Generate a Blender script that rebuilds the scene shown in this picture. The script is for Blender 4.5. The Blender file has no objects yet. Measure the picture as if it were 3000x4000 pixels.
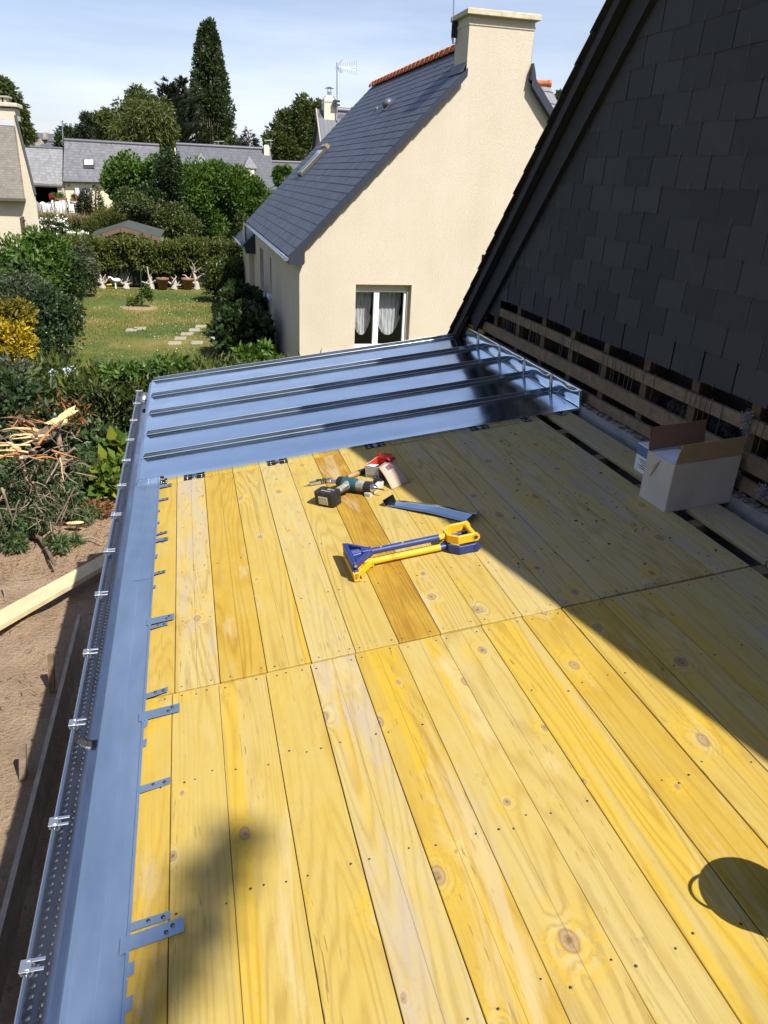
import bpy, bmesh, math, random
import numpy as np
from mathutils import Matrix, Vector
S = bpy.context.scene
COL = S.collection
rng = np.random.default_rng(7)
random.seed(7)
# ------------------------------------------------------------------ camera (world origin = lens)
YAW, PIT, ROL, FPX, TH = 0.258166614, 0.414641033, 0.0457616349, 2964.896, 0.135235493
fw = np.array([math.sin(YAW)*math.cos(PIT), math.cos(YAW)*math.cos(PIT), -math.sin(PIT)])
_ri = np.array([math.cos(YAW), -math.sin(YAW), 0.0]); _up = np.cross(_ri, fw)
RI = math.cos(ROL)*_ri + math.sin(ROL)*_up
UP = -math.sin(ROL)*_ri + math.cos(ROL)*_up
cam = bpy.data.cameras.new('camera'); camo = bpy.data.objects.new('camera', cam); COL.objects.link(camo)
cam.sensor_fit = 'HORIZONTAL'; cam.sensor_width = 36.0; cam.lens = 36.0*FPX/3000.0
cam.clip_start = 0.05; cam.clip_end = 2000
camo.matrix_world = Matrix(((RI[0],UP[0],-fw[0],0),(RI[1],UP[1],-fw[1],0),(RI[2],UP[2],-fw[2],0),(0,0,0,1)))
S.camera = camo
def ray(px, py): return fw + (px-1500)/FPX*RI - (py-2000)/FPX*UP
def at(px, py, Y):                       # photo direction (3000x4000) -> point on the plane y = Y
    r = ray(px, py); return r*(Y/r[1])
def onpl(px, py, p0, n):                 # photo direction -> point on any plane
    r = ray(px, py); n = np.array(n, float); return r*(np.dot(np.array(p0, float), n)/np.dot(r, n))
# ------------------------------------------------------------------ sun, sky, exposure
SUN = np.array([0.60, -1.0, 1.55]); SUN = SUN/np.linalg.norm(SUN)      # towards the sun
SEL = math.asin(SUN[2]); SAZ = math.atan2(SUN[0], SUN[1])
W = bpy.data.worlds.new('World'); S.world = W; W.use_nodes = True
nt = W.node_tree; nt.nodes.clear()
sky = nt.nodes.new('ShaderNodeTexSky'); sky.sky_type = 'NISHITA'; sky.sun_disc = False
sky.sun_elevation = SEL; sky.sun_rotation = SAZ; sky.air_density = 1.0; sky.dust_density = 1.2; sky.ozone_density = 3.0
tc = nt.nodes.new('ShaderNodeTexCoord'); mp = nt.nodes.new('ShaderNodeMapping'); mp.inputs['Scale'].default_value = (1.2, 1.6, 9.0)
mp.inputs['Rotation'].default_value = (0.1, 0.15, 0.4)
cn = nt.nodes.new('ShaderNodeTexNoise'); cn.inputs['Scale'].default_value = 1.3; cn.inputs['Detail'].default_value = 6; cn.inputs['Roughness'].default_value = 0.55
cr = nt.nodes.new('ShaderNodeMapRange'); cr.inputs[1].default_value = 0.40; cr.inputs[2].default_value = 0.78; cr.inputs[3].default_value = 0.22; cr.inputs[4].default_value = 0.85
mx = nt.nodes.new('ShaderNodeMix'); mx.data_type = 'RGBA'; mx.inputs[7].default_value = (8.0, 8.4, 9.6, 1)
bg = nt.nodes.new('ShaderNodeBackground'); bg.inputs[1].default_value = 0.092
ow = nt.nodes.new('ShaderNodeOutputWorld'); L = nt.links.new
L(tc.outputs['Generated'], mp.inputs[0]); L(mp.outputs[0], cn.inputs['Vector']); L(cn.outputs[0], cr.inputs[0])
sx = nt.nodes.new('ShaderNodeSeparateXYZ'); L(tc.outputs['Generated'], sx.inputs[0])
er_ = nt.nodes.new('ShaderNodeMapRange'); er_.inputs[1].default_value = 0.02; er_.inputs[2].default_value = 0.42; er_.inputs[3].default_value = 1.0; er_.inputs[4].default_value = 0.10; L(sx.outputs[2], er_.inputs[0])
mu = nt.nodes.new('ShaderNodeMath'); mu.operation = 'MULTIPLY'; L(cr.outputs[0], mu.inputs[0]); L(er_.outputs[0], mu.inputs[1])
L(mu.outputs[0], mx.inputs[0]); tn = nt.nodes.new('ShaderNodeMix'); tn.data_type = 'RGBA'; tn.blend_type = 'MULTIPLY'; tn.inputs[0].default_value = 1; tn.inputs[7].default_value = (1.04, 0.965, 1.01, 1); L(sky.outputs[0], tn.inputs[6]); L(tn.outputs[2], mx.inputs[6]); L(mx.outputs[2], bg.inputs[0]); L(bg.outputs[0], ow.inputs[0])
sl = bpy.data.lights.new('sun', 'SUN'); sl.energy = 5.0; sl.angle = math.radians(0.53); sl.color = (1.0, 0.955, 0.87)
so = bpy.data.objects.new('sun', sl); COL.objects.link(so)
so.rotation_euler = Vector(SUN).to_track_quat('Z', 'Y').to_euler(); so.location = (8, -8, 14)
S.view_settings.view_transform = 'Standard'; S.view_settings.look = 'None'
S.view_settings.gamma = 1; S.view_settings.exposure = 0.66; S.view_settings.use_curve_mapping = False
S.cycles.max_bounces = 6; S.cycles.diffuse_bounces = 3; S.cycles.glossy_bounces = 4; S.cycles.transmission_bounces = 4
S.cycles.transparent_max_bounces = 6; S.cycles.caustics_reflective = False; S.cycles.caustics_refractive = False
S.cycles.sample_clamp_indirect = 6
# ------------------------------------------------------------------ materials
class NT:
    def __init__(s, name):
        m = bpy.data.materials.new(name); m.use_nodes = True; s.m = m; s.t = m.node_tree; s.t.nodes.clear()
        s.o = s.t.nodes.new('ShaderNodeOutputMaterial'); s.b = s.t.nodes.new('ShaderNodeBsdfPrincipled')
        s.t.links.new(s.b.outputs[0], s.o.inputs[0]); s._co = None
    def n(s, ty, **kw):
        x = s.t.nodes.new('ShaderNode'+ty)
        for k, v in kw.items():
            if k[0] == 'i' and k[1:].isdigit(): s.set(x.inputs[int(k[1:])], v)
            elif hasattr(x, k): setattr(x, k, v)
            else: s.set(x.inputs[k.replace('_', ' ')], v)
        return x
    def set(s, sock, v):
        if isinstance(v, bpy.types.NodeSocket): s.t.links.new(v, sock)
        elif isinstance(v, bpy.types.Node): s.t.links.new(v.outputs[0], sock)
        else:
            if hasattr(sock, 'default_value'):
                if sock.type == 'RGBA' and len(v) == 3: v = (*v, 1)
                sock.default_value = v
    def co(s):
        if s._co is None: s._co = s.t.nodes.new('ShaderNodeTexCoord').outputs['Object']
        return s._co
    def map(s, sc=(1,1,1), rot=(0,0,0), loc=(0,0,0), src=None):
        x = s.n('Mapping'); s.set(x.inputs[0], src or s.co()); x.inputs['Scale'].default_value = sc
        x.inputs['Rotation'].default_value = rot
        if isinstance(loc, tuple): x.inputs['Location'].default_value = loc
        else: s.set(x.inputs['Location'], loc)
        return x.outputs[0]
    def noise(s, vec, scale, detail=4, rough=.5, dist=0):
        x = s.n('TexNoise'); s.set(x.inputs['Vector'], vec); x.inputs['Scale'].default_value = scale
        x.inputs['Detail'].default_value = detail; x.inputs['Roughness'].default_value = rough; x.inputs['Distortion'].default_value = dist
        return x.outputs[0]
    def rng(s, v, a, b, c=0., d=1., smooth=False):
        x = s.n('MapRange'); s.set(x.inputs[0], v)
        if smooth: x.interpolation_type = 'SMOOTHSTEP'
        for i, q in enumerate((a, b, c, d)): s.set(x.inputs[i+1], q)
        return x.outputs[0]
    def math(s, op, a, b=0.):
        x = s.n('Math', operation=op); s.set(x.inputs[0], a); s.set(x.inputs[1], b); return x.outputs[0]
    def mix(s, f, a, b, mode='MIX'):
        x = s.n('Mix', data_type='RGBA', blend_type=mode); s.set(x.inputs[0], f); s.set(x.inputs[6], a); s.set(x.inputs[7], b); return x.outputs[2]
    def ramp(s, f, stops):
        x = s.n('ValToRGB'); s.set(x.inputs[0], f); e = x.color_ramp.elements
        while len(e) < len(stops): e.new(0.5)
        for k, (p, c) in enumerate(stops): e[k].position = p; e[k].color = (*c, 1)
        return x.outputs[0]
    def bump(s, h, strength=.3, dist=.01):
        x = s.n('Bump'); x.inputs['Strength'].default_value = strength; x.inputs['Distance'].default_value = dist
        s.set(x.inputs['Height'], h); s.set(s.b.inputs['Normal'], x.outputs[0]); return x
    def rnd(s): return s.n('ObjectInfo').outputs['Random']
    def tint(s): return s.n('Attribute', attribute_name='tint').outputs['Fac']
    def p(s, base=None, rough=None, metal=None, spec=None):
        if base is not None: s.set(s.b.inputs['Base Color'], base)
        if rough is not None: s.set(s.b.inputs['Roughness'], rough)
        if metal is not None: s.set(s.b.inputs['Metallic'], metal)
        if spec is not None: s.set(s.b.inputs['Specular IOR Level'], spec)
        return s
def plain(name, c, rough=.6, metal=0., var=.12, vs=18., bump=0., bs=60., bd=.004):
    a = NT(name); c2 = tuple(min(1, x*(1+var)) for x in c); c1 = tuple(x*(1-var) for x in c)
    v = a.noise(a.co(), vs, 5, .6)
    a.p(a.ramp(v, [(.3, c1), (.7, c2)]), rough, metal)
    if bump: a.bump(a.noise(a.co(), bs, 4, .6), bump, bd)
    return a.m
def worn(name, c, rough, grime=(.05,.045,.04), chip=(.30,.29,.27)):
    a = NT(name); co = a.co(); n = a.noise(co, 18, 6, .7); s = a.noise(a.map(sc=(30, 160, 160)), 1, 4, .7); f = a.noise(co, 140, 3, .6)
    k = a.mix(a.rng(n, .3, .7, 0, .25), c, tuple(x*.6 for x in c)); k = a.mix(a.rng(s, .60, .70, 0, .55), k, tuple(min(1, x*1.25+.03) for x in c))
    k = a.mix(a.math('MULTIPLY', a.rng(n, .52, .66), a.rng(f, .45, .62, 0, .8)), k, grime); k = a.mix(a.rng(a.noise(co, 75, 3, .5), .71, .74, 0, .8), k, chip)
    a.p(k, a.rng(n, .3, .7, rough, rough+.25), 0); a.bump(f, .15, .002); return a.m
def leafmat(name, c1, c2, c3, rough=.5, trans=.25):
    a = NT(name); t = a.tint(); big = a.noise(a.co(), .9, 3)
    f = a.math('ADD', a.math('MULTIPLY', t, .75), a.math('MULTIPLY', a.math('SUBTRACT', big, .5), .7))
    c = a.ramp(f, [(.05, c1), (.5, c2), (.95, c3)]); a.p(c, rough, 0, .35)
    tr = a.n('BsdfTranslucent'); a.set(tr.inputs[0], a.mix(.5, c, (.25, .32, .03), 'MIX'))
    ms = a.n('MixShader'); ms.inputs[0].default_value = trans
    a.t.links.new(a.b.outputs[0], ms.inputs[1]); a.t.links.new(tr.outputs[0], ms.inputs[2]); a.t.links.new(ms.outputs[0], a.o.inputs[0])
    return a.m
M = {}
# ------------------------------------------------------------------ meshes and things
MW = {}
def xf(o): return MW.get(o.name, Matrix.Identity(4))
def tag(o, label=None, cat=None, group=None, kind=None):
    if label: o['label'] = label
    if cat: o['category'] = cat
    if group: o['group'] = group
    if kind: o['kind'] = kind
    return o
def thing(name, label, cat, loc=(0,0,0), group=None, mat=None):
    o = bpy.data.objects.new(name, None); COL.objects.link(o); o.empty_display_size = .1
    m = mat if mat is not None else Matrix.Translation(Vector([float(x) for x in loc]))
    o.matrix_world = m; MW[o.name] = m.copy()
    return tag(o, label, cat, group)
class MB:
    def __init__(s): s.v = []; s.f = []; s.mi = []; s.sm = []
    def add(s, vs, fs, mi=0, smooth=False, mat=None):
        b = len(s.v)
        if mat is not None: vs = [tuple(mat @ Vector([float(q) for q in x])) for x in vs]
        s.v += [tuple(float(q) for q in x) for x in vs]
        for f in fs: s.f.append([b+i for i in f]); s.mi.append(mi); s.sm.append(smooth)
        return s
    def box(s, a, b, mi=0, mat=None):
        (x0,y0,z0),(x1,y1,z1) = a, b
        return s.add([(x0,y0,z0),(x1,y0,z0),(x1,y1,z0),(x0,y1,z0),(x0,y0,z1),(x1,y0,z1),(x1,y1,z1),(x0,y1,z1)],
                     [(0,3,2,1),(4,5,6,7),(0,1,5,4),(1,2,6,5),(2,3,7,6),(3,0,4,7)], mi, False, mat)
    def hexa(s, p8, mi=0, mat=None):
        return s.add(p8, [(0,3,2,1),(4,5,6,7),(0,1,5,4),(1,2,6,5),(2,3,7,6),(3,0,4,7)], mi, False, mat)
    def prism(s, poly, d, mi=0, mat=None):      # polygon (3D points) extruded by vector d
        n = len(poly); p = [np.array(q, float) for q in poly]; d = np.array(d, float)
        vs = p + [q+d for q in p]
        fs = [list(range(n))[::-1], list(range(n, 2*n))] + [[i, (i+1) % n, n+(i+1) % n, n+i] for i in range(n)]
        return s.add(vs, fs, mi, False, mat)
    def quad(s, a, b, c, d, mi=0, mat=None): return s.add([a,b,c,d], [(0,1,2,3)], mi, False, mat)
    def tube(s, pts, r, n=8, mi=0, mat=None, cap=True, smooth=True):
        pts = [np.array(p, float) for p in pts]; k = len(pts)
        rr = [r]*k if np.isscalar(r) else list(r)
        vs = []; prev = None
        for i in range(k):
            t = pts[min(i+1, k-1)]-pts[max(i-1, 0)]; t = t/(np.linalg.norm(t)+1e-9)
            if prev is None: a = np.cross(t, [0,0,1] if abs(t[2]) < .9 else [1,0,0])
            else: a = prev-t*np.dot(prev, t)
            a = a/(np.linalg.norm(a)+1e-9); prev = a; b = np.cross(t, a)
            for j in range(n):
                th = 2*math.pi*j/n; vs.append(pts[i]+rr[i]*(math.cos(th)*a+math.sin(th)*b))
        fs = [[i*n+j, i*n+(j+1) % n, (i+1)*n+(j+1) % n, (i+1)*n+j] for i in range(k-1) for j in range(n)]
        s.add(vs, fs, mi, smooth, mat)
        if cap: s.add(vs[:n], [list(range(n))[::-1]], mi, False, mat); s.add(vs[-n:], [list(range(n))], mi, False, mat)
        return s
    def lathe(s, prof, n=24, mi=0, mat=None, smooth=True):   # profile (r, z)
        vs = [(r*math.cos(2*math.pi*j/n), r*math.sin(2*math.pi*j/n), z) for r, z in prof for j in range(n)]
        fs = [[i*n+j, i*n+(j+1) % n, (i+1)*n+(j+1) % n, (i+1)*n+j] for i in range(len(prof)-1) for j in range(n)]
        return s.add(vs, fs, mi, smooth, mat)
    def ball(s, c, r, mi=0, nu=10, nv=7, mat=None):
        r = (r, r, r) if np.isscalar(r) else r
        vs = [(c[0]+r[0]*math.sin(math.pi*i/nv)*math.cos(2*math.pi*j/nu), c[1]+r[1]*math.sin(math.pi*i/nv)*math.sin(2*math.pi*j/nu), c[2]+r[2]*math.cos(math.pi*i/nv)) for i in range(nv+1) for j in range(nu)]
        fs = [[i*nu+j, (i+1)*nu+j, (i+1)*nu+(j+1) % nu, i*nu+(j+1) % nu] for i in range(nv) for j in range(nu)]
        return s.add(vs, fs, mi, True, mat)
    def grid(s, P, mi=0, smooth=True):           # P[i][j] points
        a, b = len(P), len(P[0]); vs = [p for row in P for p in row]
        return s.add(vs, [[i*b+j, i*b+j+1, (i+1)*b+j+1, (i+1)*b+j] for i in range(a-1) for j in range(b-1)], mi, smooth)
    def build(s, name, mat, parent=None, world=True, bevel=0., solid=0., seg=1):
        me = bpy.data.meshes.new(name)
        vs = s.v
        if parent is not None and world:
            iv = np.array(xf(parent).inverted()); A = np.array(vs, float); vs = (A @ iv[:3,:3].T + iv[:3,3]).tolist()
        me.from_pydata(vs, [], s.f)
        for m in (mat if isinstance(mat, (list, tuple)) else [mat]): me.materials.append(m)
        me.polygons.foreach_set('material_index', s.mi); me.polygons.foreach_set('use_smooth', s.sm)
        me.update()
        o = bpy.data.objects.new(name, me); COL.objects.link(o)
        if parent is not None: o.parent = parent; MW[o.name] = xf(parent).copy()
        if solid:
            q = o.modifiers.new('thickness', 'SOLIDIFY'); q.thickness = solid; q.offset = 0
        if bevel:
            q = o.modifiers.new('bevel', 'BEVEL'); q.width = bevel; q.segments = seg; q.limit_method = 'ANGLE'; q.angle_limit = .6
        return o
def copy_tree(o, parent=None):
    c = o.copy(); COL.objects.link(c)
    if parent is not None: c.parent = parent
    MW[c.name] = xf(o).copy()
    for ch in list(o.children): copy_tree(ch, c)
    return c
def fast_mesh(name, V, Q, mats, parent=None, tint=None, mi=None, world=True):
    V = np.asarray(V, np.float64); Q = np.asarray(Q, np.int32)
    if parent is not None and world:
        iv = np.array(xf(parent).inverted()); V = V @ iv[:3,:3].T + iv[:3,3]
    me = bpy.data.meshes.new(name); k = Q.shape[1]
    me.vertices.add(len(V)); me.vertices.foreach_set('co', V.astype(np.float32).ravel())
    me.loops.add(Q.size); me.loops.foreach_set('vertex_index', Q.ravel())
    me.polygons.add(len(Q)); me.polygons.foreach_set('loop_start', np.arange(0, Q.size, k, dtype=np.int32))
    for m in (mats if isinstance(mats, (list, tuple)) else [mats]): me.materials.append(m)
    me.polygons.foreach_set('use_smooth', np.zeros(len(Q), dtype=bool))
    if mi is not None: me.polygons.foreach_set('material_index', np.asarray(mi, np.int32))
    me.update(calc_edges=True)
    if tint is not None:
        at_ = me.attributes.new('tint', 'FLOAT', 'POINT'); at_.data.foreach_set('value', np.asarray(tint, np.float32))
    o = bpy.data.objects.new(name, me); COL.objects.link(o)
    if parent is not None: o.parent = parent; MW[o.name] = xf(parent).copy()
    return o
def unit(a): return a/(np.linalg.norm(a, axis=-1, keepdims=True)+1e-9)
def leaf_quads(P, N, Ln, Wd, out=.7, jit=.7, droop=0., lift=0.):
    n = len(P); R = unit(rng.normal(size=(n,3)))
    d = unit(N*out + R*jit + np.array([0,0,lift-droop])); sd = unit(np.cross(d, unit(rng.normal(size=(n,3)) + N*.3)))
    nn = np.cross(sd, d); l = Ln*(.65+.7*rng.random((n,1))); w = Wd*(.65+.7*rng.random((n,1)))
    V = np.stack([P, P+d*l*.5+sd*w*.5+nn*w*.15, P+d*l, P+d*l*.5-sd*w*.5+nn*w*.15], 1).reshape(-1,3)
    return V
def foliage(name, PN, Ln, Wd, mat, parent=None, out=.7, jit=.7, droop=0., lift=0.):
    P = np.concatenate([a for a, b in PN]); N = np.concatenate([b for a, b in PN])
    V = leaf_quads(P, N, Ln, Wd, out, jit, droop, lift); Q = np.arange(len(V)).reshape(-1,4)
    t = np.repeat(rng.random(len(P)), 4)
    return fast_mesh(name, V, Q, mat, parent, t)
def clump(c, r, n, fill=.35):
    r = np.array([r]*3 if np.isscalar(r) else r, float); d = unit(rng.normal(size=(n,3)))
    k = (1-fill*rng.random((n,1))**1.5); return np.array(c)+d*r*k, unit(d/r)
def blob(c, r, nc, per, cr=.38, lo=.45, zmin=None):
    """crown of nc clumps spread through an ellipsoid"""
    c = np.array(c, float); r = np.array(r, float); out = []
    for k in range(nc):
        d = unit(rng.normal(size=3)); q = c+d*r*(lo+(.95-lo)*rng.random()**.6)*(1-cr*.55)
        out.append(clump(q, r*cr*(.7+.6*rng.random()), per))
    if zmin is not None: out = [(np.maximum(a, [[-1e9,-1e9,zmin]]), b) for a, b in out]
    return out
def hedge_pts(a, b, n, bumpy=.08, faces='tfblr'):
    """points on the skin of a box a..b with normals"""
    a = np.array(a, float); b = np.array(b, float); s = b-a; ar = {'t': s[0]*s[1], 'f': s[0]*s[2], 'b': s[0]*s[2], 'l': s[1]*s[2], 'r': s[1]*s[2]}
    tot = sum(ar[k] for k in faces); out = []
    for k in faces:
        m = max(1, int(n*ar[k]/tot)); u = rng.random((m,3)); P = a+u*s; nn = np.zeros((m,3))
        if k == 't': P[:,2] = b[2]; nn[:,2] = 1
        if k == 'f': P[:,1] = a[1]; nn[:,1] = -1
        if k == 'b': P[:,1] = b[1]; nn[:,1] = 1
        if k == 'l': P[:,0] = a[0]; nn[:,0] = -1
        if k == 'r': P[:,0] = b[0]; nn[:,0] = 1
        w = np.sin(P[:,0]*3.1+P[:,2]*2)*.5+np.sin(P[:,0]*7.3+P[:,1]*5+P[:,2]*6)*.35+rng.normal(size=m)*.5
        out.append((P+nn*(w*bumpy)[:,None]-nn*bumpy, nn))
    return out
# ------------------------------------------------------------------ shared materials
def wood_deck():
    a = NT('treated_spruce_boards'); co = a.co(); info = a.n('ObjectInfo'); r = info.outputs['Random']
    sep = a.n('SeparateColor'); a.set(sep.inputs[0], info.outputs['Color']); TO, TG, TC = sep.outputs
    xyz = a.n('SeparateXYZ'); a.set(xyz.inputs[0], co); U, Y = xyz.outputs[0], xyz.outputs[1]
    cb = a.n('CombineXYZ'); a.set(cb.inputs[0], a.math('MULTIPLY', r, 37.)); a.set(cb.inputs[1], a.math('MULTIPLY', r, 91.)); a.set(cb.inputs[2], a.math('MULTIPLY', r, 13.))
    v = a.map(loc=cb.outputs[0])
    def vs(sx, sy): return a.map(sc=(sx, sy, 1), src=v)
    A, Mu = (lambda x, y: a.math('ADD', x, y)), (lambda x, y: a.math('MULTIPLY', x, y))
    vo = a.n('TexVoronoi', voronoi_dimensions='2D'); a.set(vo.inputs['Vector'], vs(5.0, 3.3)); vo.inputs['Scale'].default_value = 1
    d0 = vo.outputs['Distance']; sc = a.n('SeparateColor'); a.set(sc.inputs[0], vo.outputs['Color'])
    gate = a.rng(sc.outputs[0], .46, .47); size = a.rng(sc.outputs[1], 0, 1, .28, 1.05)
    d = A(d0, Mu(A(a.noise(vs(22, 18), 1, 3), -.5), .11)); dk = a.math('DIVIDE', d, size)
    kn = Mu(a.rng(dk, .060, .080, 1, 0), gate); rim = Mu(Mu(a.rng(dk, .050, .072, 0, 1), a.rng(dk, .076, .100, 1, 0)), gate)
    ha = Mu(a.rng(dk, .05, .26, 1, 0, True), gate); wide = Mu(a.rng(dk, .0, .28, 1, 0, True), gate)
    # flat-sawn grain: contour lines of a long smooth field that wraps round the knots
    f = A(A(a.noise(vs(5.5, .42), 1, 1.5, .45), Mu(a.noise(vs(22, 2.2), 1, 2), .06)), Mu(wide, .11))
    ln = a.math('SINE', Mu(f, 150.)); ln2 = a.math('POWER', A(Mu(ln, .5), .5), 2.6)
    vis = a.rng(a.noise(vs(4, .7), 1, 3), .36, .62, .15, 1)
    fine = a.noise(vs(210, 3.5), 1, 3, .6); rag = a.noise(vs(150, 100), 1, 5, .75); pit = a.noise(vs(60, 45), 1, 4, .7)
    grain = A(Mu(Mu(ln2, vis), .65), Mu(fine, .62))
    wash = a.noise(vs(6, 1.3), 1, 6, .66, .8); band = a.noise(vs(13, .30), 1, 2, .4); mid = a.noise(vs(16, 7), 1, 4, .6)
    y = A(A(Mu(wash, .70), Mu(mid, .35)), A(TO, -.62)); y = A(y, Mu(ha, -.30))
    c = a.ramp(a.rng(y, -.30, .95), [(.10, (.445,.365,.21)), (.36, (.45,.358,.145)), (.58, (.44,.322,.080)), (.78, (.42,.275,.036)), (1, (.30,.155,.014))])
    c = a.mix(Mu(Mu(a.rng(TO, .12, .4), a.rng(band, .595, .635)), a.rng(A(pit, TO), .55, 1.0, .12, .78)), c, (.49,.325,.026))        # strips of undiluted treatment
    c = a.mix(a.rng(grain, .26, .90, 0, .52), c, a.mix(1, c, (.62,.50,.33), 'MULTIPLY'))
    scurf = Mu(a.rng(A(rag, Mu(pit, .5)), .68, .80), Mu(a.rng(dk, .10, .62, 1, 0, True), gate))
    c = a.mix(Mu(Mu(scurf, a.rng(a.noise(vs(9, 6), 1, 3), .42, .58)), .85), c, (.52,.33,.018))
    c = a.mix(Mu(a.rng(wash, .58, .68), .6), c, (.50,.42,.24))
    gr = a.rng(A(A(Mu(a.noise(vs(11, 1.5), 1, 6, .68), .8), Mu(rag, .2)), Mu(TG, .30)), .66, .78, 0, .8)
    c = a.mix(gr, c, (.375,.315,.245))
    c = a.mix(a.rng(a.noise(vs(70, 34), 1, 6, .8), .56, .74, 0, .30), c, a.mix(1, c, (.62,.50,.36), 'MULTIPLY'))
    dash = Mu(a.rng(a.noise(vs(200, 15), 1, 1, .4), .68, .74), a.rng(a.noise(vs(7, .7), 1, 2), .50, .60))
    c = a.mix(Mu(dash, .6), c, (.15,.09,.03))
    jd = a.math('ABSOLUTE', A(Y, -2.05)); ends = a.rng(jd, .0, .10, .13, 0)
    sm = Mu(a.rng(A(a.noise(vs(7, 5), 1, 5, .72), ends), .66, .76), a.rng(a.noise(vs(95, 60), 1, 4, .7), .38, .60))
    c = a.mix(Mu(sm, .6), c, (.10,.075,.045))
    res = Mu(a.rng(a.noise(vs(40, 7), 1, 2, .5), .80, .83), .8); c = a.mix(res, c, (.25,.085,.012))
    kc = a.mix(a.rng(dk, .005, .05), (.10,.055,.028), (.33,.225,.13)); kc = a.mix(a.rng(a.noise(vs(90, 90), 1, 3), .35, .65, 0, .6), kc, (.38,.28,.16))
    c = a.mix(Mu(kn, .85), c, kc); c = a.mix(Mu(rim, .55), c, (.17,.095,.035))
    cl_ = a.math('ABSOLUTE', A(U, Mu(A(TC, -.25), -4.))); c = a.mix(a.rng(cl_, .0004, .0016, .5, 0), c, (.12,.07,.02))
    a.p(c, a.rng(wash, .3, .7, .55, .78), 0, .3)
    a.bump(A(A(Mu(grain, .5), Mu(rag, .45)), A(Mu(kn, .3), Mu(pit, .4))), .22, .0020)
    return a.m
M['wood'] = wood_deck()
def zinc(name, base, rough, wob, dirt=.08):
    a = NT(name); co = a.co()
    s = a.noise(co, 5, 5, .6); s2 = a.noise(a.map(sc=(60, 3, 3)), 1, 3)
    a.p(a.mix(a.rng(s, .35, .7), base, tuple(x*(1-dirt) for x in base)), a.math('ADD', a.rng(s, .3, .7, rough*.8, rough*1.25), a.math('MULTIPLY', s2, .03)), 1.0)
    h = a.math('ADD', a.noise(a.map(sc=(2.2, 4, 3)), 1, 2, .4), a.math('MULTIPLY', a.noise(co, 22, 2), .12))
    a.bump(h, wob, .01); return a.m
M['zinc'] = zinc('new_zinc_sheet', (.70,.80,.90), .12, .05)
M['zincwave'] = zinc('bent_zinc_sheet', (.70,.76,.84), .08, .10)
M['galva'] = zinc('gutter_zinc', (.60,.63,.68), .28, .35, .2)
def zinc_matt():
    a = NT('weathered_zinc_flashing'); co = a.co(); s = a.noise(a.map(sc=(6, 1.5, 2)), 1, 6, .65)
    a.p(a.ramp(s, [(.25, (.27,.37,.51)), (.75, (.36,.47,.62))]), a.rng(s, .3, .7, .42, .55), .85)
    a.bump(a.noise(co, 30, 3), .1, .004); return a.m
M['flash'] = zinc_matt()
M['brk'] = plain('bright_galvanised_clip', (.66,.69,.73), .35, .9, .08)
M['blacksteel'] = plain('black_steel_clip', (.035,.035,.04), .4, .7)
M['nail'] = plain('steel_nail_head', (.06,.055,.07), .45, .6)
M['concrete'] = plain('grey_concrete', (.30,.29,.28), .9, 0, .2, 9, .4, 70)
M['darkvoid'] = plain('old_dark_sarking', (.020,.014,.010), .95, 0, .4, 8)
M['oldwood'] = plain('old_rafter_wood', (.12,.075,.038), .8, 0, .3, 20, .4, 80)
M['batten'] = plain('roof_batten_wood', (.21,.145,.085), .8, 0, .3, 24, .4, 90)
M['wire'] = plain('slate_hook_wire', (.15,.145,.135), .45, .8)
# ------------------------------------------------------------------ the flat roof of the extension
DM = Matrix.Translation((0,0,-1.5)) @ Matrix.Rotation(-TH, 4, 'Y')
CT = math.cos(TH); TT = math.tan(TH)
def dz(x): return -1.5 + TT*x
deck = thing('flat_roof', 'unfinished flat roof of yellow treated boards between the zinc strip and the slate roof', 'roof', mat=DM)
E = [-.30,-.116,.027,.176,.32,.468,.614,.76,.904,1.05,1.196,1.343,1.49,1.637,1.786,1.934]
tones_far = [.62,.30,.74,.52,.30,.48,.95,.46,.50,.30,.24,.18,.16,.22,.14]
tones_near = [.66,.50,.48,.52,.34,.66,.44,.42,.46,.70,.60,.34,.36,.24,.20]
gfar = [.2,.6,.2,.1,.2,.2,0,.1,.2,.45,.5,.55,.5,.55,.55]; gnear = [.4,.2,.1,.1,.65,.2,.2,.0,.2,.1,.1,.2,.4,.5,.55]  # board tones; right-hand ones greyed further, shade put into their colour
joists = [-1.7,-1.25,-.8,-.38,.05,.45,.85,1.25,1.65,2.05,2.46,2.87,3.28,3.70,4.12,4.55,5.0,5.4,5.8]
def board(x0, x1, y0, y1, tone, grey, nl=True, tilt=0):
    g = .0005+.0016*rng.random()**2; h = (rng.random()-.5)*.003
    m = MB(); u0, u1 = x0/CT+g, x1/CT-g
    m.box((u0, y0, -.024+h), (u1, y1, h))
    o = m.build('board', M['wood'], deck, world=False, bevel=.0014)
    o.color = (tone, grey, ((u0+u1)/2+(.0 if rng.random() < .8 else 9))/4+.25, 1)
    if nl:
        n = MB(); rows = [q for q in joists if y0+.03 < q < y1-.03] + [y0+.022, y1-.022]
        for q in rows:
            if y0+.03 < q < y1-.03 and rng.random() < .3: continue
            for fr in ((.16, .84) if rng.random() < .8 else (.2, .5, .8)):
                u = u0+(u1-u0)*(fr+(rng.random()-.5)*.12); yy = q+rng.normal()*.012*(1 if y0+.03 < q < y1-.03 else .3); r = .0026+.0012*rng.random()
                n.lathe([(0, h+.0012), (r*.8, h+.0011), (r, h+.0003)], 8, 0, Matrix.Translation((u, yy, 0)))
        n.build('nail_heads', M['nail'], o, world=False)
    return o
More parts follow.
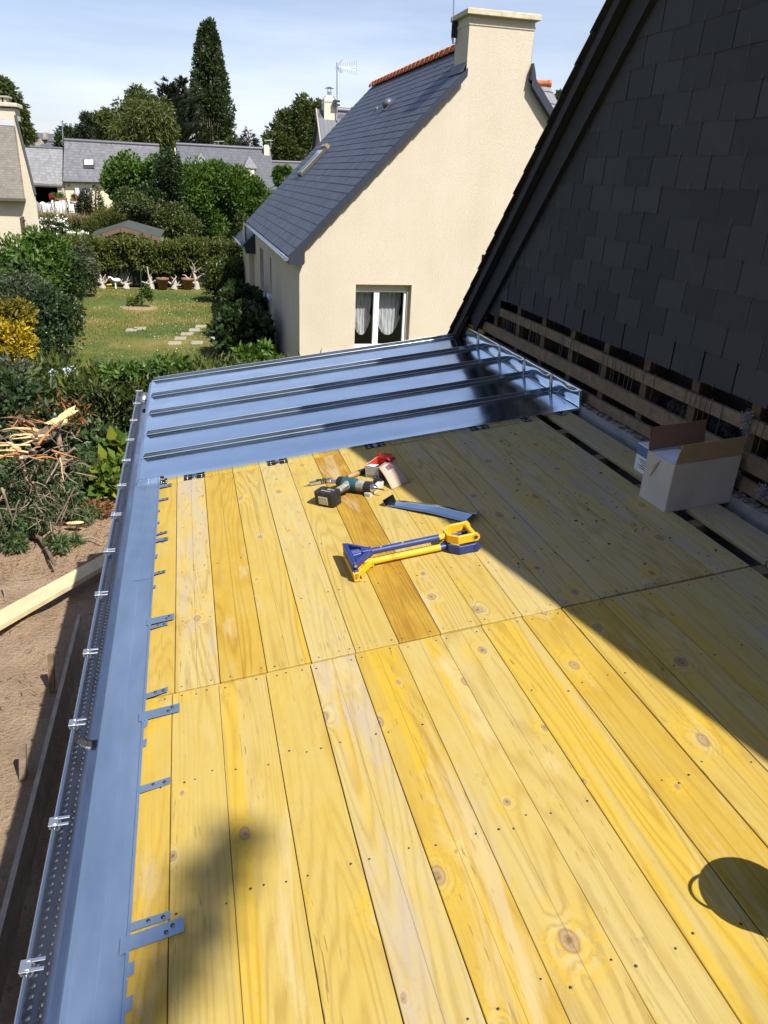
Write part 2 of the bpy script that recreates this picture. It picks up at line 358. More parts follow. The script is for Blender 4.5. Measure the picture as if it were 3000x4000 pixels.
for i in range(15):
    j = (rng.random()-.5)*.006
    board(E[i]-(.006 if i else 0), E[i+1]-.006, -2.6, 2.046, tones_near[i], gnear[i])
    board(E[i], E[i+1], 2.054+abs(j), 3.873, tones_far[i], gfar[i])
    board(E[i], E[i+1], 3.879, 6.12, tones_far[i], gfar[i], False)
board(1.998, 2.137, 2.062, 3.873, .10, .7); board(1.998, 2.137, -2.6, 2.052, .12, .6); board(1.998, 2.137, 3.879, 6.12, .3, .5, False)  # loose plank greyed for its shade as well
for q in joists:
    m = MB(); m.box((-.28, q-.03, -.10), (2.2, q+.03, -.0265)); m.build('joist', M['batten'], deck, world=False)
m = MB(); m.box((-.29, -2.6, -.34), (-.25, 6.1, -.027)); m.box((-.25, 6.06, -.34), (2.2, 6.1, -.027)); m.build('fascia', M['oldwood'], deck, world=False)
m = MB(); m.box((-.27, -2.6, -3.72), (2.2, 6.05, -1.92)); m.build('wall', M['concrete'], deck)
# ------------------------------------------------------------------ zinc strip, seams, upstand, fixing clips
zr = thing('zinc_roofing', 'shiny new standing seam zinc sheets across the far end of the boards', 'zinc roofing', mat=DM)
SY = [3.925, 4.328, 4.754, 5.206, 5.657, 6.13]
for k in range(5):
    y0, y1 = SY[k], SY[k+1]; P = []
    for i in range(37):
        u = -.318+(2.215+.318)*i/36; row = []
        for j in range(11):
            y = y0+(y1-y0)*j/10; e = min(j, 10-j)/5
            w = .006+.0008*math.sin(u*2.1+k*1.7)*e+.0003*math.sin(u*5+j*.5+k)*e+.002*(1 if min(j,10-j)==0 else 0)
            row.append((u, y, w))
        P.append(row)
    m = MB(); m.grid(P)
    if k == 0: m.box((-.318, y0-.004, -.003), (2.215, y0-.001, .0115))
    m.build('zinc_sheet', M['zinc'], zr, world=False)
    P = []
    for i in range(15):
        h = .11*i/14; row = []
        for j in range(31):
            y = y0+.004+(y1-y0-.008)*j/30; e = math.sin(math.pi*j/30)
            ux = 2.218+.012*(i/14)+.0032*e*math.sin(i*.42+.6+.4*math.sin(j*.22+k))+.0012*e*math.sin(j*.33+i*.2+k*2)
            row.append((ux, y, .006+h))
        P.append(row)
    m = MB(); m.grid(P); m.build('upstand', M['zincwave'], zr, world=False, solid=.0012)
for k in range(1, 6):
    y = SY[k]-(.012 if k == 5 else 0); m = MB(); h = .031
    m.prism([(-.318, y-.004, .004), (2.214, y-.004, .004), (2.214, y-.004, h), (-.292, y-.004, h)], (0, .010, 0))
    m.prism([(-.300, y-.0055, h-.010), (2.214, y-.0055, h-.010), (2.214, y-.0055, h+.0012), (-.292, y-.0055, h+.0012)], (0, .0014, 0))
    m.build('standing_seam', M['zinc'], zr, world=False, bevel=.0008)
    m = MB(); m.tube([(-.316, y-.0065, .0065), (1.0, y-.0065, .0062), (2.212, y-.0065, .0065)], .0022, 8); m.tube([(-.290, y-.002, h+.0005), (2.212, y-.002, h+.0005)], .0016, 6); m.build('seam_highlight', M['brk'], zr, world=False)  # bright tubes added to draw the highlight along seam foot and top edge
    m = MB(); m.prism([(2.206, y-.006, .02), (2.224, y-.006, .004), (2.231, y-.004, .104), (2.219, y-.004, .102)], (0, .008, 0)); m.build('seam_fold', M['zincwave'], zr, world=False, bevel=.002)
m = MB(); m.box((2.212, 3.919, .004), (2.226, 3.925, .112)); m.build('end_fold', M['zincwave'], zr, world=False)
for (x, wd) in ((-.183,.035), (-.024,.11), (.419,.11), (.962,.11), (1.57,.11), (1.857,.05), (2.072,.05)):
    u = x/CT; m = MB(); y = 3.893
    for dy in (-.011, .011):
        if wd > .1:
            m.box((u-wd/2, y+dy-.008, .0005), (u-.012, y+dy+.008, .0035)); m.box((u+.012, y+dy-.008, .0005), (u+wd/2, y+dy+.008, .0035))
        else: m.box((u-wd/2, y+dy-.008, .0005), (u+wd/2, y+dy+.008, .0035))
    if wd > .1: m.box((u-.034, y-.006, .0036), (u+.034, y-.002, .006), 0)
    o = m.build('fixing_clip', M['blacksteel'], zr, world=False)
    for q, dy in ((-.34,-.011), (.34,-.011), (0,-.011), (-.34,.011), (.34,.011)):
        m = MB(); m.lathe([(0, .0062), (.003, .0058), (.0035, .0037)], 8, 0, Matrix.Translation((u+q*wd, y+dy, 0))); m.build('screw', M['brk'], o, world=False)
    if wd > .1:
        m = MB(); m.box((u-.011, y-.008, .0036), (u+.011, y+.034, .0052)); m.build('tongue', M['galva'], o, world=False)
# folded end of the drip where the sheets start
m = MB(); m.prism([(-.335, 3.905, .004), (-.18, 3.905, .004), (-.18, 3.905, .034), (-.312, 3.905, .034)], (0, .0015, 0))
m.prism([(-.312, 3.907, .034), (-.18, 3.907, .034), (-.18, 3.93, .010), (-.330, 3.93, .008)], (0, 0, .0012)); m.build('end_flange', M['zincwave'], zr, world=False)
# ------------------------------------------------------------------ eaves flashing with nailed tabs
fl = thing('eaves_flashing', 'matt blue-grey zinc flashing strip with nailed tabs along the left edge of the boards', 'flashing', mat=DM)
for (y0, y1, dw) in ((-2.6, 2.86, .0035), (2.84, 3.925, .0048), (3.9, 6.10, .0036)):
    m = MB(); pr = [(-.201, dw+.004), (-.208, dw+.0045), (-.209, dw), (-.262, dw), (-.264, dw+.0015), (-.318, dw), (-.330, dw-.004), (-.338, dw-.016), (-.340, dw-.045)]
    if y0 > 3.8: pr = [(-.300, .0005), (-.318, .0005)]+pr[6:]
    n = 40; m.grid([[(x/CT, y0+(y1-y0)*j/n, z+.0012*math.sin(j*1.3+x*40)*(1 if -.32 < x < -.21 else 0)) for x, z in pr] for j in range(n+1)], smooth=False)
    m.build('strip', M['flash'], fl, world=False, solid=.0009)
def dk0(px, py):
    r = ray(px, py); t = -1.5/(r[2]-TT*r[0]); return r*t
for (px, py, ln, wd, off) in ((1035*.6028, 2300+215*.6028, .085, .042, -.012), (1025*.6028, 2300+257*.6028, .060, .018, .0), (998*.6028, 2300+702*.6028, .068, .025, 0), (1000*.6028, 2300+827*.6028, .105, .040, -.015),
        (926*.6028, 2300+900*.6028, .012, .03, 0), (919*.6028, 2300+1022*.6028, .012, .03, 0), (960*.6028, 2300+1308*.6028, .080, .026, 0), (920*.6028, 3100+868*.6028, .085, .022, 0), (910*.6028, 3100+975*.6028, .115, .038, -.018),
        (818*.6028, 3100+1170*.6028, .014, .03, 0), (800*.6028, 3100+1412*.6028, .014, .03, 0), (651, 1903, .065, .034, 0), (645, 1955, .05, .02, 0), (632, 2000, .012, .02, 0), (628, 2045, .012, .02, 0), (640, 2113, .055, .03, 0), (634, 2090, .05, .016, 0), (622, 2245, .048, .018, 0), (612, 2180, .012, .03, 0), (600, 2300, .012, .02, 0)):
    p = dk0(px, py); m = MB(); x0 = -.203+off; x1 = x0+ln-min(off, 0); sk = .012*rng.random()+.004
    if ln < .03: x1 = x0+ln
    lf = .004+.004*rng.random()
    m.prism([(x0/CT, p[1]-wd/2, .009), (x1/CT, p[1]-wd/2+sk, lf), (x1/CT, p[1]+wd/2+sk, lf-.001), (x0/CT, p[1]+wd/2, .009)], (0, 0, .0012))
    o = m.build('tab', M['flash'], fl, world=False)
    if ln > .04:
        for q, s in ((.82, .6), (.45 if wd < .03 else .72, .5 if wd < .03 else -.5)):
            m = MB(); m.lathe([(0, .003), (.0045, .0026), (.005, .0012)], 9, 0, Matrix.Translation(((x0+(x1-x0)*q)/CT, p[1]+sk*.7+wd*.3*s*(1 if wd > .03 else 0), lf+.0015)))
            m.build('nail', M['nail'], o, world=False)
# ------------------------------------------------------------------ gutter
gt = thing('gutter', 'half round zinc gutter with bright clips along the left eaves', 'gutter', (-.36, 0, -1.6))
arc = [(-.3645+.0575*math.cos(math.radians(t)), -1.600+.062*math.sin(math.radians(t))) for t in range(180, 361, 12)]
m = MB(); ys = np.linspace(-2.6, 6.02, 90)
m.grid([[(x, y, z) for x, z in arc] for y in ys]); m.build('trough', M['galva'], gt, solid=.001)
dm = MB()
for y in np.arange(-.6, 5.9, .024):
    for x_, z_ in ((-.4105, -1.632), (-.392, -1.6485)): dm.ball((x_, y+(.012 if x_ > -.4 else 0), z_), (.0035,.0055,.002), 0, 6, 4)
tag(dm.build('dents', plain('dull_dents', (.075,.08,.10), .6, .3), gt), kind='stuff')
m = MB(); m.tube([(-.4215, y, -1.594) for y in np.linspace(-2.6, 6.02, 12)], .0068, 12); m.build('bead', M['galva'], gt)
m = MB(); m.add([(x, 6.02, z) for x, z in arc], [list(range(len(arc)))]); m.build('end_cap', M['galva'], gt, solid=.002)
m = MB(); m.lathe([(0, 0), (.032, .001), (.036, .004)], 16, 0, Matrix.Translation((-.36, 5.72, -1.6595))); m.build('outlet', M['darkvoid'], gt)
clip = None
for y in (5.999,5.649,5.228,4.808,4.427,4.03,3.637,3.234,2.843,2.427,2.037,1.634,1.226,.83,.43):
    if clip is None:
        m = MB(); m.tube([(-.4215+.0115*math.cos(t), y+q, -1.594+.0115*math.sin(t)) for q in (0,) for t in np.linspace(-2.2, 3.4, 14)], .003, 6)
        m.tube([(-.4215+.0115*math.cos(t), y+.02, -1.594+.0115*math.sin(t)) for t in np.linspace(-2.2, 3.4, 14)], .003, 6)
        m.box((-.436, y-.006, -1.5845), (-.412, y+.026, -1.5815)); m.box((-.4125, y-.006, -1.5846), (-.385, y+.003, -1.5822)); m.box((-.4125, y+.017, -1.5846), (-.385, y+.026, -1.5822))
        clip = m.build('gutter_clip', M['brk'], gt, bevel=.001); y_ref = y
    else:
        c = clip.copy(); COL.objects.link(c); c.location.y += y-y_ref; c.parent = gt
m = MB(); m.grid([[(x+.001*(1 if x < -.36 else -1), y, z+.002) for x, z in arc] for y in np.linspace(2.005, 2.045, 5)]); m.build('solder_patch', plain('dull_solder', (.10,.10,.11), .45, .7, .5, 60, .8, 90), gt, solid=.002)
# ------------------------------------------------------------------ main house: slate hung gable wall stripped at its foot
WX = 2.25                                   # plane of the slate cladding (vertical)
def RV(px, py, d=0.): return onpl(px, py, (WX-d, 0, 0), (1, 0, 0))
def slatemat(name, c1, c2, rough=.5, lich=.0, spec=.4):
    a = NT(name); t = a.tint(); n = a.noise(a.co(), 6, 5, .65); f = a.math('ADD', a.math('MULTIPLY', t, .7), a.math('MULTIPLY', n, .4))
    c = a.ramp(f, [(.2, c1), (.9, c2)])
    if lich: c = a.mix(a.rng(a.noise(a.co(), 9, 6, .7), .60, .72, 0, lich), c, (.14,.14,.07))
    a.p(c, rough, 0, spec); a.bump(a.noise(a.co(), 26, 5, .65), .2, .003); return a.m
M['slate'] = slatemat('old_dark_slate', (.044,.045,.049), (.066,.067,.070), .75, .25, .2)
mh = thing('slate_hung_house', 'dark slate hung gable in shadow with its lower slates stripped to the battens', 'house', (2.6, 2, -3.7))
def far_in(z): return 5.063-1.123*z
def near_in(z): return (z-.682+.22)/.7275-.053
V = []; Q = []; TI = []
def wslate(yA, yB, z0, z1, x0, x1, t=.0045, lo=None, hi=None):
    b = len(V); j = rng.normal(size=3)*.0018; ty = rng.random()
    def cl(y, z): return min(max(y, near_in(z)), far_in(z))
    P = [(cl(yA, z0), z0+j[0]), (cl(yB, z0), z0+j[1]), (cl(yB, z1), z1), (cl(yA, z1), z1)]
    if P[1][0]-P[0][0] < .004 and P[2][0]-P[3][0] < .004: return
    for k, (y, z) in enumerate(P): V.append((x1 if k > 1 else x0, y, z))
    for k, (y, z) in enumerate(P): V.append(((x1 if k > 1 else x0)-t, y, z))
    TI.extend([ty]*8); Q.extend([[b+q for q in f] for f in ((0,1,2,3),(7,6,5,4),(0,4,5,1),(1,5,6,2),(2,6,7,3),(3,7,4,0))])
hooks = MB(); G = .134
for k in range(-1, 25):
    z0 = -.79+G*k; ph = 3.308 if k % 2 else 3.43
    for n in range(-22, 13):
        yA = ph+.2305*n; yB = yA+.2285-.002*rng.random()
        if k == -1 and yA < 5.30: continue
        dh = rng.normal()*.0008; dz_ = rng.normal()*.0018
        if rng.random() < .04: dz_ += rng.normal()*.008
        if rng.random() < .05: yB -= .006*rng.random()
        wslate(yA+.0035+.003*rng.random(), yB-.0035, z0+dz_, z0+.30, WX-.0062+dh, WX-.0012, .0034)
        yc = (yA+yB)/2+.001
        if near_in(z0) < yc < far_in(z0)-.02 and yc > 1.6: hooks.tube([(WX-.014, yc, z0-.010), (WX-.019, yc+.001, z0-.007), (WX-.0165, yc+.001, z0+.026)], .0013, 5)
for (yA, yB, z0, z1) in ((5.60,5.74,-1.00,-.60),(5.70,5.80,-1.13,-.62),(5.78,5.93,-.99,-.66)):
    b = len(V); V.extend([(WX-.012, yA+.02, z0+.03), (WX-.012, yB-.03, z0), (WX-.004, yB, z1), (WX-.004, yA, z1), (WX-.018, yA+.02, z0+.03), (WX-.018, yB-.03, z0), (WX-.010, yB, z1), (WX-.010, yA, z1)]); TI.extend([rng.random()]*8)
    Q.extend([[b+q for q in f] for f in ((0,1,2,3),(7,6,5,4),(0,4,5,1),(1,5,6,2),(2,6,7,3),(3,7,4,0))])
fast_mesh('slates', V, Q, M['slate'], mh, TI)
hooks.build('slate_hooks', M['wire'], mh)
# raking verge with its overhanging slates
AP = (2.483, 2.527)
def yz(y, z, x): return (x, y, z)
m = MB(); fe = (6.33, 5.01-6.33); ne = (-3.2, .682+.7275*(-3.2+.053))
for (a_, b_, s_) in ((AP, fe, 1), (ne, AP, -1)):
    d = unit(np.array([b_[0]-a_[0], b_[1]-a_[1]])); n_ = np.array([d[1], -d[0]]); n_ = n_ if n_[1] < 0 else -n_
    q_ = [(a_[0], a_[1]), (b_[0], b_[1]), (b_[0]+n_[0]*.035, b_[1]+n_[1]*.035), (a_[0]+n_[0]*.035, a_[1]+n_[1]*.035)]
    m.prism([yz(y, z, 2.16) for y, z in q_], (7.5, 0, 0))
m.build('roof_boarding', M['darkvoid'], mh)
V = []; Q = []; TI = []
d = unit(np.array([1., -1.])); L_ = math.hypot(fe[0]-AP[0], fe[1]-AP[1]); k = 0; s_ = .05
while s_ < L_:
    c0 = np.array(AP)+d*s_; c1 = np.array(AP)+d*min(s_+.21, L_+.02); up = np.array([.7071, .7071])*(.020 if True else 0); b = len(V); x0 = 2.128+.006*rng.random(); ty = rng.random()
    lo0, lo1 = c0+np.array([.7071,.7071])*.000, c1+np.array([.7071,.7071])*.014
    for x_ in (x0, 9.0):
        V += [(x_, lo0[0], lo0[1]), (x_, lo1[0], lo1[1]), (x_, lo1[0]+.005, lo1[1]+.005), (x_, lo0[0]+.005, lo0[1]+.005)]
    TI += [ty]*8; Q += [[b+q for q in f] for f in ((0,1,2,3),(7,6,5,4),(0,4,5,1),(1,5,6,2),(2,6,7,3),(3,7,4,0))]; s_ += .19
fast_mesh('verge_slates', V, Q, M['slate'], mh, TI)
m = MB(); m.prism([(2.128, ne[0], ne[1]), (2.128, AP[0], AP[1]), (2.128, AP[0], AP[1]+.02), (2.128, ne[0], ne[1]+.02)], (7, 0, 0)); m.build('near_roof_slates', M['slate'], mh)
m = MB()
for (w0, w1, xa, xb) in ((.035, .085, 2.150, 2.185), (.085, .235, 2.205, 2.232)):
    o0, o1 = np.array([-.7071, -.7071])*w0, np.array([-.7071, -.7071])*w1; a_ = np.array(AP); b_ = np.array((6.20, 5.01-6.20)) if w0 < .05 else np.array((5.95, 5.01-5.95))
    m.hexa([(xa, *(a_+o1)), (xa, *(b_+o1)), (xa, *(b_+o0)), (xa, *(a_+o0)), (xb+.015, *(a_+o1)), (xb+.015, *(b_+o1)), (xb+.03, *(b_+o0)), (xb+.03, *(a_+o0))])
m.build('verge_boards', M['slate'], mh)
m = MB(); q_ = [(-3.0, ne[1]+.1), (AP[0], AP[1]-.12), (6.28, 5.01-6.28-.15), (6.28, -1.5), (5.95, -1.0), (5.0, -.62), (-3.0, -.62)]
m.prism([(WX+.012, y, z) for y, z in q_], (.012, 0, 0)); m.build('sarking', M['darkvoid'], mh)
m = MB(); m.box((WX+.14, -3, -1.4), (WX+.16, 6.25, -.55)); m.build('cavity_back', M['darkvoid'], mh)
m = MB(); m.prism([(WX+.17, -3.0, ne[1]), (WX+.17, AP[0], AP[1]-.15), (WX+.17, 6.3, -1.35), (WX+.17, 6.3, -4.2), (WX+.17, -3.0, -4.2)], (6.5, 0, 0)); m.build('masonry', M['concrete'], mh)
for i in range(-11, 9):
    y = 2.60+.416*i; m = MB(); m.box((WX+.018, y-.028, -1.19), (WX+.10, y+.028, -.60)); m.build('stud', M['oldwood'], mh)
for (z0, z1, x_) in ((-.909, -.852, 0), (-1.068, -.993, .002), (-1.161, -1.105, -.004), (-1.205, -1.172, -.02)):
    m = MB(); n = 16
    for i in range(n):
        ya, yb = -3+9.1*i/n, -3+9.1*(i+1)/n; d0, d1 = .004*math.sin(ya*2.1+z0*30), .004*math.sin(yb*2.1+z0*30)
        m.hexa([(WX-.006+x_, ya, z0+d0), (WX-.006+x_, yb, z0+d1), (WX+.017+x_, yb, z0+d1), (WX+.017+x_, ya, z0+d0), (WX-.006+x_, ya, z1+d0), (WX-.006+x_, yb, z1+d1), (WX+.017+x_, yb, z1+d1), (WX+.017+x_, ya, z1+d0)])
    m.build('batten', M['batten'], mh)
m = MB(); m.prism([(2.16, 6.10, -1.22), (2.16, 6.14, -1.22), (2.16, 5.47, -.52), (2.16, 5.43, -.52)], (.025, 0, 0)); m.build('verge_batten', M['batten'], mh)
m = MB(); m.box((2.2, -3, -4.0), (2.42, 6.06, -1.178)); m.build('wall_plate', M['concrete'], mh)
m = MB()
for i in range(240):
    y = .4+5.4*rng.random(); m.ball((2.205+.04*rng.random(), y, -1.174+.01*rng.random()), (.012*rng.random()+.004, .02*rng.random()+.006, .008*rng.random()+.003), 0, 5, 4)
tag(m.build('mortar_crumbs', plain('old_mortar', (.16,.15,.13), .95), mh), kind='stuff')
hk = None
ysn = [5.56,5.53,5.50,5.47,5.45,5.42,5.38,5.32,5.22,5.17,5.05,5.03,4.98,4.93,4.90,4.80,4.56,4.53,4.42,4.38,4.31,4.02,4.0,3.95,3.89,3.86,3.80,3.74,3.70,3.66,3.56,3.46,3.18,3.14,3.10,3.06,3.02,2.98,2.9,2.7,2.66,2.62,2.55,2.48]
for i, y in enumerate(ysn):
    y *= .956
    if hk is None:
        m = MB(); m.tube([(WX+.02, y, -.856), (WX+.012, y, -.849), (WX-.004, y, -.849), (WX-.0085, y, -.855), (WX-.009, y+.001, -.90), (WX-.012, y-.002, -.95), (WX-.012, y+.001, -.985), (WX-.016, y+.012, -.991), (WX-.024, y+.032, -.986)], .0015, 6)
        hk = m.build('wire_hook', M['wire'], mh); y_ref = y
    else:
        c = hk.copy(); COL.objects.link(c); c.parent = mh; c.location.y += y-y_ref
        if i % 3 == 1: c.location.z += .012*rng.random(); c.rotation_euler.x = 0
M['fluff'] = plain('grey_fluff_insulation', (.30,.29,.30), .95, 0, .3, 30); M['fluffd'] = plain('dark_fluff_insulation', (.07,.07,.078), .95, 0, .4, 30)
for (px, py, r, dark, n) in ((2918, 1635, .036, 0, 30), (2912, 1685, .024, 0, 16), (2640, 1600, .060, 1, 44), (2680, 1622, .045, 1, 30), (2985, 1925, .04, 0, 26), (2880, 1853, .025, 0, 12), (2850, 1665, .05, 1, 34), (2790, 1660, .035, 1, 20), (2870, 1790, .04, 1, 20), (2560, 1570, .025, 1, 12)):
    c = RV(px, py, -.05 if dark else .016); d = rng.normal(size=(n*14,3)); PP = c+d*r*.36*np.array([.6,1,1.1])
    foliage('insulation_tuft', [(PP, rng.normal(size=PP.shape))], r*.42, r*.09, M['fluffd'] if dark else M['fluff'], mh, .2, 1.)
m = MB(); m.box((2.222, 5.62, -1.28), (2.236, 6.10, -1.065)); o = m.build('yellow_board', M['wood'], mh); o.color = (.9, 0, 0, 1)
# ------------------------------------------------------------------ things lying on the boards
def dkw(px, py, w=0.):                    # photo direction -> deck-local (u, y) on the level w above the boards
    r = ray(px, py); z0 = -1.5+w/CT; t = z0/(r[2]-TT*r[0]); p = r*t
    q = np.array(DM.inverted() @ Vector(p)); return q
def onDeck(x, y, rz=0., w=0.): return DM @ Matrix.Translation((x/CT, y, w)) @ Matrix.Rotation(rz, 4, 'Z')
M['blue'] = worn('blue_paint', (.018,.040,.20), .34)
M['yellowp'] = worn('yellow_plastic', (.80,.43,.012), .34, (.20,.12,.03), (.45,.30,.08))
M['blackp'] = worn('black_rubber_plastic', (.014,.014,.015), .38, (.07,.065,.05), (.20,.19,.16))
M['teal'] = worn('teal_blue_plastic', (.018,.085,.115), .38, (.10,.10,.085), (.42,.42,.36))
M['dust'] = plain('dusty_grey_plastic', (.24,.24,.20), .6, 0, .7, 70)
M['card'] = plain('brown_cardboard', (.40,.29,.17), .85, 0, .1, 14, .15, 140)
M['cardw'] = plain('white_faced_carton', (.55,.50,.44), .78, 0, .10, 5, .5, 9, .012)
M['white'] = plain('white_card', (.78,.77,.76), .6, 0, .04, 8)
M['red'] = plain('red_carton_inside', (.55,.035,.015), .6)
M['ink'] = plain('dark_print', (.03,.03,.04), .6)
M['inkb'] = plain('blue_print', (.10,.17,.30), .6)
M['inkr'] = plain('purple_print', (.22,.10,.13), .6)
M['chrome'] = plain('polished_steel', (.62,.62,.63), .22, 1.)
M['handlew'] = plain('worn_wooden_handle', (.30,.17,.07), .55, 0, .35, 40)
# two nested long-handled seamers
def seamer(name, label, cols, w, up):
    b0 = dkw(1378, 2230, 0); t = thing(name, label, 'hand tool', mat=onDeck(.560, 2.598 if up else 2.588, .02), group='nested roofing hand tools')
    ca, cb_ = cols; r = .0132
    m = MB(); m.tube([(.05, 0, w), (.372, 0, w)], r, 18); m.build('shaft', M[ca], t, world=False)
    m = MB(); m.tube([(.365, 0, w), (.412, 0, w)], r*.93, 18); m.build('sleeve', M[cb_], t, world=False)
    m = MB(); hz0, hz1 = w-.017, w+.017
    def bar(p, q, th):
        p = np.array(p); q = np.array(q); d = unit(q-p); nn = np.array([-d[1], d[0]])*th/2
        m.prism([(*(p-nn), hz0), (*(q-nn), hz0), (*(q+nn), hz0), (*(p+nn), hz0)], (0, 0, hz1-hz0))
    bar((.405, -.026), (.405, .026), .012)
    for s in (-1, 1):
        bar((.403, s*.022), (.438, s*.056), .012); bar((.434, s*.0545), (.508, s*.0545), .012)
        m.tube([(.508, s*.0485, w), (.508, s*.0605, w)], .0172, 18)
    m.build('grip_frame', M[cb_], t, world=False, bevel=.0015)
    m = MB(); m.tube([(.508, -.052, w), (.508, .052, w)], .0115, 16); o = m.build('grip', M[cb_], t, world=False)
    m = MB()
    for s in (-1, 1): m.lathe([(0, 0), (.0085, 0)], 14, 0, Matrix.Translation((.508, s*.0608, w)) @ Matrix.Rotation(-s*math.pi/2, 4, 'X'))
    m.build('bore', M['ink'], t, world=False)
    if True:
        m = MB(); z0, z1 = w-.011, w+.013
        def pr(poly): m.prism([(x, y, z0) for x, y in poly], (0, 0, z1-z0))
        pr([(.0, -.088), (.012, -.088), (.012, .088), (.0, .088)])
        for s in (-1, 1):
            pr([(.012, s*.088), (.086, s*.016), (.086, s*.003), (.074, s*.010), (.012, s*.070)][::s])
            pr([(.012, s*.008), (.055, s*.008), (.055, 0), (.012, 0)][::s])
            pr([(.012, s*.026), (.048, s*.020), (.048, s*.008), (.012, s*.008)][::s])
        m.box((.052, -.016, w-.015), (.092, .016, w+.016))
        m.build('head', M[ca], t, world=False, bevel=.002)
        m = MB()
        if up: m.box((-.006, -.09, w-.026), (.0, .09, w+.014)); m.box((.0, -.09, w-.026), (.018, .09, w-.021))
        else: m.box((-.008, -.098, w-.018), (-.002, .098, w+.016)); m.box((-.002, -.098, w-.018), (.026, .098, w-.013)); m.box((.022, -.098, w-.013), (.026, .098, w-.001))
        m.build('jaw', M[ca], t, world=False, bevel=.0015)
        m = MB(); m.tube([(.006, -.098, w+.004), (.006, -.08, w+.004)], .006, 10); m.build('pivot', M['chrome'], t, world=False)
    if up:
        m = MB()
        for x in (.13, .22): m.lathe([(0, .003), (.004, .002), (.0045, 0)], 8, 0, Matrix.Translation((x, -.003, w+r-.0005)))
        m.build('rivet', M['dust'], t, world=False)
    return t
seamer('roofing_seamer', 'yellow-shafted hand tool with blue D grip, underneath the blue-shafted one', ('yellowp', 'blue'), .0215, False)
seamer('roofing_seamer', 'blue-shafted hand tool with yellow D grip, on top of the yellow-shafted one', ('blue', 'yellowp'), .0615, True)
# cordless drill lying on its side
t = thing('cordless_drill', 'black and teal cordless drill lying on its side with its battery facing the camera', 'drill', mat=onDeck(.607, 3.190, math.radians(-46)))
m = MB(); P = [(-.112,-.003),(-.105,-.010),(-.010,-.010),(0,0),(0,.055),(-.012,.064),(-.10,.064),(-.112,.055)]
m.prism([(x, y, .003) for x, y in P], (0, 0, .069)); bat = m.build('battery', M['blackp'], t, world=False, bevel=.005, seg=2)
m = MB(); m.box((-.085, -.0112, .012), (-.032, -.0102, .052)); lb = m.build('sticker', plain('sticker_print', (.45,.38,.24), .5), bat, world=False)
m = MB()
for i in range(3):
    for j in range(2): m.box((-.082+i*.0165, -.0120, .016+j*.018), (-.0675+i*.0165, -.0113, .0315+j*.018))
m.build('pictogram', plain('pictogram_panel', (.62,.60,.52), .5), lb, world=False)
m = MB()
for i in range(3):
    for j in range(2): m.lathe([(.0028, 0), (.0045, 0)], 10, 0, Matrix.Translation((-.0748+i*.0165, -.0122, .0238+j*.018)) @ Matrix.Rotation(math.pi/2, 4, 'X'))
m.build('symbol', M['ink'], lb, world=False)
m = MB()
for i in range(4): m.ball((.0005, .01+.0*i, .014+.014*i), (.004, .004, .004), 0, 8, 6)
m.build('release_studs', M['blackp'], bat, world=False)
m = MB(); m.box((-.08, .01, .0722), (-.03, .02, .0728)); m.box((-.06, .03, .0722), (-.02, .042, .0728)); m.build('marking', M['dust'], bat, world=False)
m = MB(); m.tube([(-.058, .06, .037), (-.050, .10, .037), (-.045, .14, .038), (-.044, .17, .038)], [.021, .018, .019, .025], 16); m.build('handle', M['dust'], t, world=False)
m = MB(); m.tube([(-.042, .085, .03), (-.030, .12, .034), (-.022, .15, .036)], [.010, .008, .012], 10); m.build('trigger', M['blackp'], t, world=False)
m = MB(); m.tube([(-.115, .19, .038), (-.105, .19, .038), (-.06, .19, .038), (-.02, .19, .038)], [.020, .029, .031, .031], 20); m.build('motor_cap', M['blackp'], t, world=False)
m = MB(); m.tube([(-.075, .19, .038), (-.01, .19, .038), (.01, .19, .038)], [.0315, .0325, .028], 20); m.build('motor_housing', M['teal'], t, world=False)
m = MB(); m.tube([(.008, .19, .038), (.03, .19, .038), (.052, .19, .038)], [.030, .029, .025], 20); m.build('gearbox', M['dust'], t, world=False)
m = MB(); m.tube([(.05, .19, .038), (.075, .19, .038), (.088, .19, .038)], [.0265, .0265, .023], 20); m.build('clutch_ring', M['blackp'], t, world=False)
m = MB(); m.tube([(.088, .19, .038), (.10, .19, .038), (.112, .19, .038)], [.021, .019, .010], 18); m.build('chuck', M['chrome'], t, world=False)
m = MB(); m.tube([(.112, .19, .038), (.150, .19, .037), (.155, .19, .037)], [.0035, .0035, .002], 8); m.build('bit', M['ink'], t, world=False)
# knife
a, b = dkw(1180, 1898, .008), dkw(1296, 1872, .012); d = b-a; Lk = float(np.linalg.norm(d[:2])); ang = math.atan2(d[1], d[0])
t = thing('utility_knife', 'grey metal utility knife with black grip bands on the yellow boards', 'knife', mat=DM @ Matrix.Translation((a[0], a[1], .011)) @ Matrix.Rotation(ang, 4, 'Z'))
m = MB(); m.prism([(Lk*.25, -.009, -.008), (Lk*.95, -.013, -.008), (Lk, 0, -.008), (Lk*.95, .013, -.008), (Lk*.25, .010, -.008)], (0, 0, .017)); m.build('body', M['chrome'], t, world=False, bevel=.003, seg=2)
m = MB(); m.prism([(0, -.004, -.002), (Lk*.28, -.008, -.002), (Lk*.28, .006, -.002)], (0, 0, .0012)); m.build('blade', M['brk'], t, world=False)
for q in (.62, .69, .76): m = MB(); m.box((Lk*q, -.0135, -.007), (Lk*q+.006, .0135, .0105)); m.build('grip_band', M['blackp'], t, world=False)
m = MB(); m.box((Lk*.48, -.004, .009), (Lk*.60, .004, .016)); m.build('slider', M['blackp'], t, world=False, bevel=.001)
